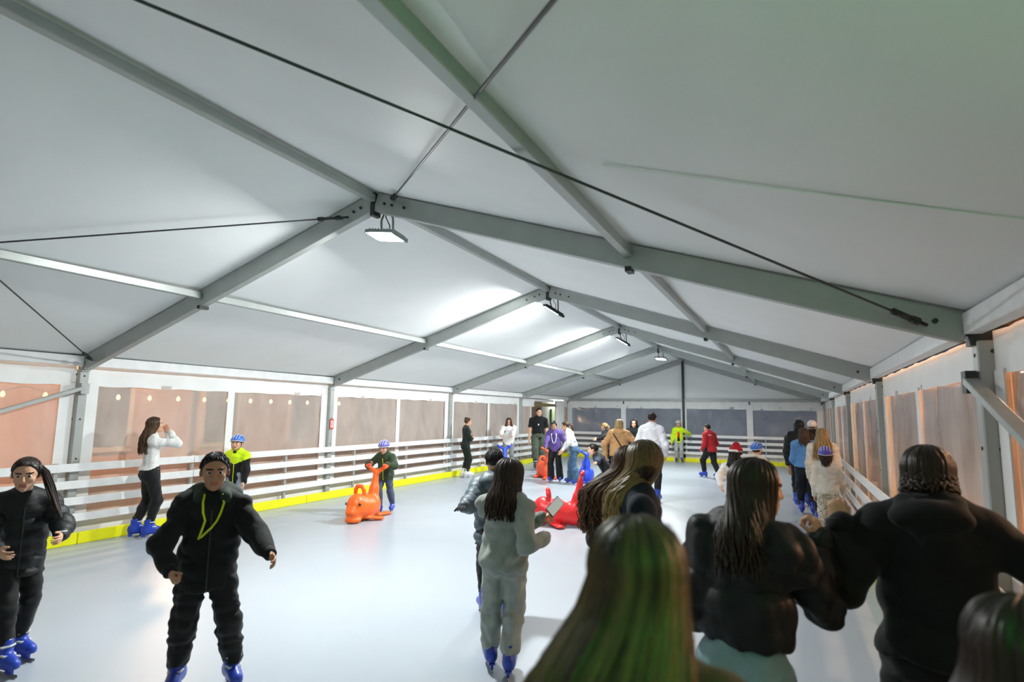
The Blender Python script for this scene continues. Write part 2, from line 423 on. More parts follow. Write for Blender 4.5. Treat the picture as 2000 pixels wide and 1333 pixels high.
# entrance bay on the left: half pane, doorway with a brown header, folded curtain
y0, y1 = YF[5], YF[6]
pane('x', PXL, y0+0.06, y0+0.95, 0.10, 2.12, PANE_S, -1)
under(MB().box((PXL+0.02, y0+0.98, 1.05), (0.03, 0.07, 2.1)).build('door_jamb', WHITE), wall_left)
valance('x', PXL+0.02, y0+0.06, y0+1.35, 2.02, 2.315, wall_left)
under(MB().box((PXL, y0+2.3, 2.27), (0.02, 2.1, 0.09)).build('fabric_strip', PVCW), wall_left)
under(MB().box((PXL-0.02, y0+2.35, 2.10), (0.10, 2.1, 0.12)).build('door_header', mat('brown_header', '7c6c46', rough=0.6)), wall_left)
pts = []
mb = MB()
for k in range(7): mb.tube([(PXL+0.04+0.03*(k % 2), y0+3.55+k*0.12, 0.1), (PXL+0.04+0.03*(k % 2), y0+3.55+k*0.12, 2.3)], 0.075, 8)
under(mb.build('folded_curtain', PVCW, smooth=True), wall_left)
valance('x', PXL+0.09, y0+3.4, y1-0.1, 2.05, 2.315, wall_left)
# end wall
wall_back = struct(empty('wall_back', (XM, YF[6], 0)))
ye = YF[6]+0.02
mul = [XL, W(1217, 830, 22.4).x, XM, W(1466, 830, 21.6).x, XR]
mul[1] = XL+(XM-XL)*0.5; mul[3] = XM+(XR-XM)*0.5
for i in range(4):
    pane('y', ye, mul[i]+0.05, mul[i+1]-0.05, 0.1, 2.12, PANE_E, 1)
    valance('y', ye-0.02, mul[i]+0.03, mul[i+1]-0.03, 2.03 if i != 3 else 2.0, 2.33, wall_back)
for x, ww in zip(mul, (0.34, 0.2, 0.22, 0.22, 0.34)):
    under(MB().box((x, ye-0.03, 1.1), (ww, 0.02, 2.2)).build('fabric_strip', PVCW), wall_back)
under(MB().box((XM, ye-0.022, 0.16), (XR-XL, 0.014, 0.32)).build('skirt', PVCW), wall_back)
under(MB().box((XM, ye-0.06, HR/2), (0.09, 0.07, HR)).build('gable_post', ALU_D), wall_back)
under(MB().box((XM, ye-0.05, HE+0.0), (XR-XL, 0.06, 0.09)).build('tie_beam', ALU), wall_back)
nx = 24; v = []; f = []
for i in range(nx+1):
    x = XL+(XR-XL)*i/nx
    for j in range(5):
        z = HE+(roof_z(x)+0.11-HE)*j/4; v.append((x, ye+0.01*math.sin(1.3*x), z))
for i in range(nx):
    for j in range(4): f.append((i*5+j, (i+1)*5+j, (i+1)*5+j+1, i*5+j+1))
under(mesh_obj('gable_fabric', v, f, PVC), wall_back)

# wall behind the camera: plain fabric end so the light stays in the tent
wall_front = struct(empty('wall_front', (XM, YF[0], 0)))
v = [(XL, YF[0], 0), (XR, YF[0], 0), (XR, YF[0], HE+0.1), (XM, YF[0], HR+0.1), (XL, YF[0], HE+0.1)]
under(mesh_obj('gable_fabric', v, [(0, 1, 2, 3, 4)], PVC, smooth=False), wall_front)

# ------------------------------------------------------------------ rink barrier
def barrier(label, name, a, b_, inward, y_step, posts, kick_len):
    a, b_ = Vector(a), Vector(b_); d = (b_-a).normalized(); n = Vector(inward); ln = (b_-a).length
    root = empty(name, a); tag(root, label, 'barrier', 'rink barriers')
    ang = math.atan2(d.y, d.x)
    def loc(o, off): o.parent = root; return o
    rails = {}
    ts = [0]+[t for t in posts if 0.2 < t < ln-0.2]+[ln]
    for z in (0.99, 0.77, 0.555, 0.34):
        for i in range(0, len(ts)-1, 2):
            t0, t1 = ts[i]+0.004, ts[min(i+2, len(ts)-1)]-0.004
            mb = MB().beam(d*t0+Vector((0, 0, z)), d*t1+Vector((0, 0, z+rng.uniform(-.004, .004))), 0.028, 0.105)
            loc(mb.build('rail', WHITE, bevel=0.004), 0)
    for t in ts:
        t = min(max(t, 0.06), ln-0.06)
        p = MB().box(d*t-n*0.045+Vector((0, 0, 0.53)), (0.05, 0.05, 1.04)).box(d*t-n*0.09+Vector((0, 0, 0.015)), (0.12, 0.12, 0.03)).build('post', ALU, bevel=0.004); loc(p, 0)
    t = 0
    while t < ln-0.05:
        e = min(t+kick_len, ln)
        mb = MB().beam(d*(t+0.003)+n*0.02+Vector((0, 0, 0.075)), d*(e-0.003)+n*0.02+Vector((0, 0, 0.075)), 0.05, 0.15)
        loc(mb.build('kick_board', YEL, bevel=0.008), 0); t = e
    return root
XFL, XFR, YFE = -8.52, 0.82, 23.34
lp = [4.3+1.9*k for k in range(-3, 11)]
barrier('white four-rail barrier along the left wall with a yellow kick board', 'rink_barrier', (XFL, -1.4, 0), (XFL, 19.55, 0), (1, 0, 0), 0, [y+1.4 for y in lp], 2.0)
barrier('short white four-rail barrier past the doorway in the far left corner', 'rink_barrier', (XFL, 21.3, 0), (XFL, YFE, 0), (1, 0, 0), 0, [], 2.0)
barrier('white four-rail barrier across the far end with a yellow kick board', 'rink_barrier', (XFL+0.08, YFE, 0), (XFR-0.08, YFE, 0), (0, -1, 0), 0, [1.9*k for k in range(1, 5)], 2.0)
barrier('white four-rail barrier along the right wall beside the queue of skaters', 'rink_barrier', (XFR, -1.4, 0), (XFR, YFE, 0), (-1, 0, 0), 0, [1.9*k for k in range(1, 13)], 2.0)

# ------------------------------------------------------------------ hanging floodlights
LED = emis('led_panel', 'f4fbff', 26.0)
DARK = mat('lamp_housing', '2f3636', rough=0.5, metal=0.4)
GREYH = mat('lamp_housing_grey', '8f9a99', rough=0.5, metal=0.3)
def flood(label, y, tilt, pitch, m, on=True, power=LAMP_W, x=XM+0.06, z=3.60):
    root = empty('floodlight', (x, y, z)); tag(root, label, 'floodlight', 'floodlights under the ridge')
    Rm = Matrix.Rotation(tilt, 3, 'Y') @ Matrix.Rotation(pitch, 3, 'X')
    mb = MB(); mb.box((0, 0, 0), (0.36, 0.26, 0.03))
    for k in range(9): mb.box((-0.15+k*0.0375, 0, 0.024), (0.008, 0.22, 0.022))
    for sx in (-1, 1): mb.box((sx*0.176, 0, -0.016), (0.012, 0.26, 0.02))
    mb.v = [tuple(Rm @ Vector(p)) for p in mb.v]; mb.build('housing', m, root)
    mb = MB().box((0, 0, -0.019), (0.30, 0.21, 0.008)); mb.v = [tuple(Rm @ Vector(p)) for p in mb.v]; mb.build('led_panel', LED, root)
    for sx in (-0.075, 0.075):
        p0 = Rm @ Vector((sx, 0, 0.03)); MB().tube([p0, (sx, 0, 0.17), (sx*0.4, 0, 0.26)], 0.011, 6).build('hanger_rod', m, root)
    MB().tube([Rm @ Vector((0.02, 0, 0.03)), (0.03, 0.01, 0.1), (-0.02, 0.0, 0.2), (0, 0, 0.27)], 0.006, 6).build('power_cord', DARK, root)
    ld = bpy.data.lights.new('led_light', 'AREA'); ld.shape = 'RECTANGLE'; ld.size = 0.30; ld.size_y = 0.21; ld.energy = power; ld.color = (0.97, 1.0, 0.98)
    ld.spread = math.pi
    lo = bpy.data.objects.new('led_light', ld); C.objects.link(lo); lo.parent = root
    lo.matrix_local = Matrix.Translation(Rm @ Vector((0, 0, -0.026))) @ Rm.to_4x4()
flood('nearest hanging floodlight with its lit white panel facing the camera', 4.66, R_(8), R_(-6), GREYH)
flood('dark slanting floodlight hanging from the second visible ridge joint', 9.40, R_(33), 0, DARK)
flood('dark slanting floodlight hanging from the third visible ridge joint', 14.14, R_(32), 0, DARK)
flood('small farthest floodlight with its lit panel seen from below', 18.88, R_(6), R_(-8), DARK)
flood('floodlight hanging behind the camera near the tent front', -4.5, R_(0), 0, DARK, power=LAMP_W*0.04)
# green effect lamp on the right eave behind the photographer
g = empty('effect_lamp', (0.80, -0.25, 2.14)); tag(g, 'small green effect lamp clamped under the right eave', 'effect lamp')
MB().box((0, 0, 0), (0.16, 0.16, 0.12)).build('housing', DARK, g, bevel=0.01); MB().tube([(0, 0, 0.06), (0, 0, 0.075)], 0.06, 14).build('lens', emis('green_lens', '30ff60', 3), g); MB().tube([(0.06, 0, 0), (0.2, 0, 0.08)], 0.012, 6).build('clamp', DARK, g)
ld = bpy.data.lights.new('green_light', 'AREA'); ld.shape = 'DISK'; ld.size = 0.12; ld.energy = GREEN_W; ld.color = (0.04, 1.0, 0.14); ld.spread = R_(150)
lo = bpy.data.objects.new('green_light', ld); C.objects.link(lo); lo.parent = g; lo.location = (0, 0, 0.08); lo.rotation_euler = (R_(180-16), R_(0), 0)

# ------------------------------------------------------------------ outside: paving, lit facades, bulb strings
struct(MB().box((XM, 9, -0.16), (70, 80, 0.1)).build('ground_outside', mat('wet_paving', '5a504a', rough=0.5, var=0.2, scale=3)))
WALLO = mat('warm_plaster', 'c08a68', rough=0.9, var=0.18, scale=0.6)
WALLD = mat('dim_plaster', '6a625c', rough=0.9, var=0.18, scale=0.6)
GLASSW = mat('facade_window', '3a3431', rough=0.2)
TRIMO = mat('facade_trim', 'c9bba8', rough=0.8)
def facade(label, x, y0, y1, m, face, h=7.5):
    root = empty('building', (x, (y0+y1)/2, 0)); tag(root, label, 'building')
    ln = y1-y0
    MB().box((-face*0.3, 0, h/2-0.1), (0.6, ln, h)).build('wall', m, root)
    n = max(2, int(ln/3.2))
    for i in range(n):
        y = -ln/2+ln*(i+0.5)/n
        wd = MB().box((0.02*face, y, 1.7), (0.1, 1.1, 1.9)).build('window', GLASSW, root)
        for dz, sz in ((-0.98, (0.14, 1.35, 0.12)), (0.98, (0.14, 1.35, 0.12))): 
            o = MB().box((0.04*face, y, 1.7+dz), sz).build('window_trim', TRIMO, wd)
        for dy in (-0.6, 0.6): MB().box((0.04*face, y+dy, 1.7), (0.14, 0.1, 1.9)).build('window_trim', TRIMO, wd)
    MB().box((0.1*face, 0, h-0.3), (0.3, ln, 0.25)).build('cornice', TRIMO, root)
    return root
facade('warm lamplit plaster house seen hazily through the left windows', -15.5, -6, 30, WALLO, 1)
facade('lamplit plaster house seen hazily through the right windows', 6.6, -6, 30, WALLO, -1)
BULB = emis('warm_bulb', 'ffa858', 9)
def bulb_string(label, x, y0, y1, z, n):
    root = empty('bulb_string', (x, y0, z)); tag(root, label, 'string lights')
    ln = y1-y0; pts = [(0, ln*k/(2*n), -0.10*math.sin(math.pi*((k/2) % 1.0))) for k in range(2*n+1)]
    MB().tube(pts, 0.006, 5).build('cord', DARK, root)
    mb = MB(); mb.tube([(0, 0, 0.0), (0, 0, -0.03), (0, 0, -0.07), (0, 0, -0.10)], [0.012, 0.03, 0.035, 0.008], 8)
    src = None
    for k in range(n):
        if src is None: src = mb.build('bulb', BULB, root, smooth=True); src.location = (0, ln*(k+0.5)/n, -0.1)
        else: share(src, 'bulb', root, (0, ln*(k+0.5)/n, -0.1))
bulb_string('string of warm bulbs outside the left windows', -11.5, 1.0, 13.0, 2.12, 20)
bulb_string('string of warm bulbs outside the right windows', 3.0, 0.0, 9.0, 2.15, 16)
for (x, y, z, e) in ((-11.8, 2.2, 3.4, 1.0), (-11.8, 8.5, 3.4, 0.55), (4.2, 4.6, 3.3, 1.5), (4.2, 11, 3.3, 1.1)):
    root = empty('street_lamp', (x, y, 0)); tag(root, 'warm street lamp outside the %s wall, %s of its two' % ('left' if x < 0 else 'right', 'nearer' if y < 5 else 'farther'), 'street lamp')
    MB().tube([(0, 0, -0.1), (0, 0, z-0.1)], 0.05, 8).build('pole', DARK, root)
    MB().tube([(0, 0, z-0.12), (0, 0, z+0.02), (0, 0, z+0.2)], [0.05, 0.13, 0.02], 10).build('lantern', emis('lantern_glow', 'ffb469', 6), root, smooth=True)
    ld = bpy.data.lights.new('lantern_light', 'POINT'); ld.energy = OUT_W*e; ld.color = (1.0, 0.62, 0.36); ld.shadow_soft_size = 0.15
    lo = bpy.data.objects.new('lantern_light', ld); C.objects.link(lo); lo.parent = root; lo.location = (0.28 if x > 0 else -0.28, 0, z)

k = empty('doorway_backdrop', (-11.6, 28.2, 0)); tag(k, 'pale lit backdrop added outside the doorway', 'backdrop')  # made-up lit box, added to brighten the view through the doorway
MB().box((0, 0, 1.25), (1.6, 4.6, 2.7)).build('backdrop_wall', mat('pale_backdrop', 'dfe4d8', rough=.7), k)
MB().box((0.83, -0.4, 1.55), (0.08, 1.5, 0.9)).build('backdrop_panel', mat('green_backdrop', '9fb58e', rough=.5), k)
MB().box((0.95, -0.4, 1.05), (0.3, 1.6, 0.05)).build('backdrop_shelf', WHITE, k)
MB().box((0.2, 0, 2.65), (2.2, 4.8, 0.1)).build('roof', ALU, k)
MB().box((1.15, 0, 2.57), (0.08, 1.2, 0.05)).build('fill_lamp', emis('fill_lamp_glow', 'f4fff0', 8), k)
ld = bpy.data.lights.new('fill_light', 'AREA'); ld.shape = 'RECTANGLE'; ld.size = 0.08; ld.size_y = 1.2; ld.energy = 90; ld.color = (.95, 1, .9)  # lamp added to light the box behind the doorway
lo = bpy.data.objects.new('fill_light', ld); C.objects.link(lo); lo.parent = k; lo.location = (1.2, 0, 2.53); lo.rotation_euler = (0, R_(25), 0)
# fire-point sign on a left post
s = empty('wall_sign', (PXL+0.115, YF[3], 1.5)); tag(s, 'small red and white fire point sign on a left wall post', 'sign')
MB().box((0, 0, 0), (0.006, 0.11, 0.21)).build('sign_panel', mat('sign_red', 'c8402c', rough=0.5), s)
MB().box((0.004, 0, 0.0), (0.003, 0.06, 0.14)).build('sign_symbol', mat('sign_white', 'f2f0ee', rough=0.5), s)
MB().box((0.006, -0.005, -0.005), (0.002, 0.022, 0.09)).box((0.006, 0.004, 0.05), (0.002, 0.03, 0.012)).build('sign_symbol', MATS['sign_red'], s)

# ================================================================== people
SKIN = mat('skin_light', 'd9a98c', rough=0.55, var=0.05, scale=25, spec=0.35)
SKIN_D = mat('skin_tan', 'b8876a', rough=0.55, var=0.05, scale=25, spec=0.35)
LIPS = mat('lips', 'b06a60', rough=0.5)
EYEW = mat('eye_white', 'e8e6e2', rough=0.3); EYED = mat('eye_dark', '2a1c14', rough=0.3)
BOOT = mat('skate_blue', '1d3fae', rough=0.38, var=0.08, scale=12, bump=0.05, coat=0.2)
BOOTW = mat('skate_white', 'e2e4e6', rough=0.45)
BOOTD = mat('skate_black', '2a2b2e', rough=0.45)
LINER = mat('skate_liner', '1a1c22', rough=0.8)
BLADE = mat('skate_blade', 'b9bec2', rough=0.25, metal=0.9)
BUCK = mat('skate_buckle', 'c9ccd0', rough=0.4)

def rotx(a): c, s = math.cos(a), math.sin(a); return np.array([[1, 0, 0], [0, c, -s], [0, s, c]])
def roty(a): c, s = math.cos(a), math.sin(a); return np.array([[c, 0, s], [0, 1, 0], [-s, 0, c]])
def rotz(a): c, s = math.cos(a), math.sin(a); return np.array([[c, -s, 0], [s, c, 0], [0, 0, 1]])

# ---- unit head (height 1, face towards +Y), made once
def unit_head():
    pr = [Ell((0, -.04, .12), (.335, .42, .385)), Ell((0, .10, -.20), (.245, .27, .30)), Ell((0, -.06, -.1), (.27, .30, .25)),
          Cone((0, .36, .06), (0, .425, -.12), .03, .052), Cone((-.14, .32, .09), (.14, .32, .09), .055, .055),
          Ell((-.15, .22, -.10), (.12, .13, .12)), Ell((.15, .22, -.10), (.12, .13, .12)), Ell((0, .29, -.40), (.09, .075, .08)),
          Cone((-.075, .335, -.245), (.075, .335, -.245), .03, .03), Cone((-.06, .33, -.295), (.06, .33, -.295), .032, .032),
          Ell((-.345, -.03, -.02), (.03, .075, .115), rotz(.35)), Ell((.345, -.03, -.02), (.03, .075, .115), rotz(-.35))]
    g = Grid(pr, .027); V = g.union(pr, .05)
    V = g.sub(V, [Ell((-.135, .43, .015), (.085, .085, .055)), Ell((.135, .43, .015), (.085, .085, .055))], .05)
    P, Q = g.nets(V); P = g.relax(P, Q, 1); fc = P[Q].mean(1)
    lips = (np.abs(fc[:, 0]) < .095) & (fc[:, 1] > .28) & (fc[:, 2] < -.215) & (fc[:, 2] > -.325)
    brow = (np.abs(np.abs(fc[:, 0])-.14) < .085) & (fc[:, 1] > .2) & (fc[:, 2] > .085) & (fc[:, 2] < .125)
    return P, Q, np.where(lips, 1, np.where(brow, 2, 0))
UH = unit_head()
# ---- unit hand (length 1 along +Y, palm towards -Z, thumb on -X: a right hand)
def unit_hand(curl, spread=.0, thumb=.4):
    pr = [Ell((0, .26, 0), (.205, .30, .085)), Cone((0, -.12, 0), (0, .12, 0), .13, .15, (0, 0, 1), .72), Cone((-.13, .16, -.02), (-.15, .32, -.03), .09, .075)]
    fing = []
    for i, (x, l) in enumerate(((-.155, .44), (-.052, .49), (.052, .46), (.15, .36))):
        p = np.array((x, .46-.03*abs(i-1.2), 0)); a = 0; sp = (x/.155)*(.06+spread)
        for sgm, (fr, cu) in enumerate(((.42, 1.05), (.32, 1.25), (.26, .8))):
            a += curl*cu; d = np.array((math.sin(sp), math.cos(a)*math.cos(sp), -math.sin(a)))
            q = p+d*l*fr; fing.append(Cone(p, q, .054-.005*sgm, .050-.005*sgm)); p = q
    p = np.array((-.15, .10, -.03)); a = math.radians(50)-curl*.5
    for sgm, l in enumerate((.22, .19)):
        d = np.array((-math.sin(a)*(1-thumb*sgm*.5), math.cos(a), -.25-.45*curl*(1+sgm))); d /= np.linalg.norm(d); q = p+d*l
        fing.append(Cone(p, q, .07-.012*sgm, .056-.006*sgm)); p = q; a -= .35
    g = Grid(pr+fing, .024); V = g.union(pr, .06)
    F = np.full(g.n, .5)
    for c in fing:
        F = np.minimum(F, c(*g.xyz()))
    V = smin(V, F, .03); P, Q = g.nets(V); return P, Q
HANDS = {'relaxed': unit_hand(.38), 'open': unit_hand(.12, .16), 'fist': unit_hand(1.15), 'grip': unit_hand(.85)}

# ---- skates: boot, cuff liner, buckles, blade; shared meshes
def skate_meshes():
    pr = [Cone((0, .0, .13), (0, -.005, .275), .056, .062, (1, 0, 0), .86), Cone((0, -.035, .115), (0, .135, .098), .052, .047, (1, 0, 0), .92), Ell((0, -.045, .12), (.043, .055, .07)), Cone((0, .02, .16), (0, .10, .115), .046, .04)]
    g = Grid(pr, .0095); V = g.union(pr, .03); V = g.cut(V, (0, 0, .066), (0, 0, 1), .006); V = g.cut(V, (0, 0, .268), (0, .25, -1), .006)
    # raised cuff band
    V = smin(V, np.maximum(g.union([Cone((0, 0, .19), (0, -.004, .255), .063, .067, (1, 0, 0), .86)], .01), 0*V-1), .01)
    V = g.cut(V, (0, 0, .268), (0, .25, -1), .004)
    boot = g.nets(V); boot = (g.relax(boot[0], boot[1], 1), boot[1])
    mb = MB().tube([(0, 0, .24), (0, -.002, .285), (0, -.002, .292)], [.046, .05, .044], 14); liner = (mb.v, mb.f)
    mb = MB()
    mb.box((0, -.06, .045), (.022, .05, .045)); mb.box((0, .09, .045), (.022, .07, .045)); mb.box((0, .02, .063), (.05, .22, .012)); holder = (mb.v, mb.f)
    mb = MB(); n = 12
    for i in range(n):
        y0, y1 = -.115+.30*i/n, -.115+.30*(i+1)/n
        def zb(y): return 0.0 if -.09 < y < .15 else (.010*(((y-.15)/.035)**2) if y >= .15 else .006)
        mb.add([(sx*.0025, y, z) for sx in (-1, 1) for (y, z) in ((y0, zb(y0)), (y1, zb(y1)), (y1, .03), (y0, .03))], [(0, 1, 2, 3), (7, 6, 5, 4), (0, 4, 5, 1), (2, 6, 7, 3)])
    blade = (mb.v, mb.f)
    mb = MB(); mb.tube([(-.05, .02, .225), (-.045, .05, .225), (.0, .066, .225), (.045, .05, .225), (.056, .0, .225)], .009, 6); buck = (mb.v, mb.f)
    mb = MB(); mb.tube([(-.045, .03, .165), (-.038, .075, .16), (.0, .09, .158), (.038, .075, .16), (.047, .03, .165)], .009, 6); buck2 = (mb.v, mb.f)
    return boot, liner, holder, blade, buck, buck2
SKM = skate_meshes(); _skc = {}
def skate_data(key, i, m):
    k = (key, i)
    if k not in _skc:
        v, f = SKM[i]; o = mesh_obj('tmp', v, f, m, None, smooth=(i < 2)); _skc[k] = o.data; bpy.data.objects.remove(o)
    return _skc[k]
def skate(root, pos, yaw, pitch, roll, s, m=BOOT):
    sk = bpy.data.objects.new('ice_skate', skate_data(m.name, 0, m)); C.objects.link(sk); sk.parent = root
    sk.location = pos; sk.rotation_euler = (pitch, roll, yaw); sk.scale = (s, s, s)
    hold = BOOT if m is not BOOTW else BOOTW
    for i, nm, mm in ((1, 'boot_liner', LINER), (2, 'blade_holder', hold), (3, 'blade', BLADE), (4, 'buckle', BUCK), (5, 'buckle', BUCK)):
        share(skate_data(m.name+nm, i, mm), nm, sk)

# ---- hair
def hair_mat(name, dark, light):
    if name in MATS: return MATS[name]
    m = bpy.data.materials.new(name); m.use_nodes = True; MATS[name] = m; nt = m.node_tree; N = nt.nodes; L = nt.links; b = N['Principled BSDF']
    at = N.new('ShaderNodeAttribute'); at.attribute_name = 'shade'
    nz = N.new('ShaderNodeTexNoise'); nz.inputs['Scale'].default_value = 60; tc = N.new('ShaderNodeTexCoord'); mp = N.new('ShaderNodeMapping'); mp.inputs['Scale'].default_value = (1, 1, .06); L.new(tc.outputs['Object'], mp.inputs[0]); L.new(mp.outputs[0], nz.inputs['Vector'])
    ad = N.new('ShaderNodeMath'); ad.operation = 'MULTIPLY_ADD'; ad.inputs[1].default_value = .5; L.new(nz.outputs['Fac'], ad.inputs[0]); L.new(at.outputs['Fac'], ad.inputs[2])
    sb = N.new('ShaderNodeMath'); sb.operation = 'SUBTRACT'; sb.inputs[1].default_value = .25; L.new(ad.outputs[0], sb.inputs[0])
    rp = N.new('ShaderNodeValToRGB'); rp.color_ramp.elements[0].color = lin(dark); rp.color_ramp.elements[1].color = lin(light); L.new(sb.outputs[0], rp.inputs[0]); L.new(rp.outputs[0], b.inputs['Base Color'])
    b.inputs['Roughness'].default_value = .42; b.inputs['Specular IOR Level'].default_value = .35
    return m
HAIR = {'black': hair_mat('hair_black', '0d0b0a', '2a221d'), 'dark': hair_mat('hair_dark_brown', '17100c', '3d2d22'), 'brown': hair_mat('hair_brown', '2a1c12', '6b4f36'),
        'balayage': hair_mat('hair_brown_to_blonde', '2b2015', 'b79a62'), 'blonde': hair_mat('hair_blonde', '6b5230', 'd3b884'), 'near': hair_mat('hair_near_streaked', '120e09', '75603a')}
_cap = {}
def cap_mesh(style):
    if style in _cap: return _cap[style]
    out = Ell((0, -.045, .125), (.372, .462, .42)); pr = [out]
    if style == 'short': pr = [Ell((0, -.04, .13), (.358, .44, .418))]
    if style in ('long', 'full'): pr = [Ell((0, -.05, .12), (.39, .47, .425)), Ell((0, -.14, -.12), (.36, .37, .36))]
    if style == 'bun': pr = [Ell((0, -.045, .12), (.365, .455, .41)), Ell((0, -.30, .46), (.17, .17, .15)), Ell((.08, -.25, .52), (.08, .09, .08)), Ell((-.1, -.34, .5), (.08, .09, .08))]
    g = Grid(pr, .03); V = g.union(pr, .05)
    if style == 'short':
        V = g.cut(V, (0, .31, .33), (0, -.80, .60)); V = g.cut(V, (0, 0, -.10), (0, -.55, .84)); V = g.wrinkle(V, .012, 30, 3)
    elif style == 'bun':
        V = g.cut(V, (0, .29, .30), (0, -.83, .55)); V = g.cut(V, (0, 0, -.20), (0, -.3, .95)); V = g.wrinkle(V, .014, 26, 5)
    else:
        V = g.cut(V, (0, .18, .20), (0, -.86, .50)); V = g.cut(V, (0, 0, -.42), (0, 0, 1)); V = g.wrinkle(V, .01, 24, 4)
    P, Q = g.nets(V); _cap[style] = (P, Q); return P, Q

class Strands:
    def __init__(s): s.v = []; s.f = []; s.c = []; s.n = 0
    def add(s, pts, r0, sh0, sh1, k=5, taper=.35):
        pts = np.asarray(pts); n = len(pts); T = np.gradient(pts, axis=0); T /= np.linalg.norm(T, axis=1)[:, None]+1e-9
        ref = np.array((1., .3, .1)); U = np.cross(T, ref); U /= np.linalg.norm(U, axis=1)[:, None]+1e-9; Vv = np.cross(T, U)
        t = np.linspace(0, 1, n); r = r0*np.minimum(1, .45+t*3)*(1-(1-taper)*t**2.2)
        for j in range(k):
            a = 2*math.pi*j/k; s.v.append(pts+(U*math.cos(a)+Vv*math.sin(a))*r[:, None]); s.c.append(sh0+(sh1-sh0)*t)
        for j in range(k):
            a = s.n+j*n+np.arange(n-1); b = s.n+((j+1) % k)*n+np.arange(n-1); s.f.append(np.stack([a, b, b+1, a+1], 1))
        s.n += n*k
    def build(s, name, m, root):
        v = np.concatenate(s.v); f = np.concatenate(s.f); o = mesh_obj(name, v, f, m, root)
        if len(o.data.vertices) == len(v):
            at = o.data.attributes.new('shade', 'FLOAT', 'POINT'); at.data.foreach_set('value', np.concatenate(s.c).astype(np.float32))
        return o

def seg_dist(H): return .186*H, .155*H, .245*H, .246*H
def ik(a, t, l1, l2, hint):
    a, t = A(a), A(t); d = t-a; D = np.linalg.norm(d); mx = (l1+l2)*.998
    if D > mx: t = a+d/D*mx; d = t-a; D = mx
    u = d/max(D, 1e-6); x = (l1*l1-l2*l2+D*D)/(2*max(D, 1e-6)); h = math.sqrt(max(l1*l1-x*x, 0))
    hv = A(hint); hv = hv-u*(hv@u); nn = np.linalg.norm(hv); hv = hv/nn if nn > 1e-6 else np.array((0, 0, -1.))
    return a+u*x+hv*h, t

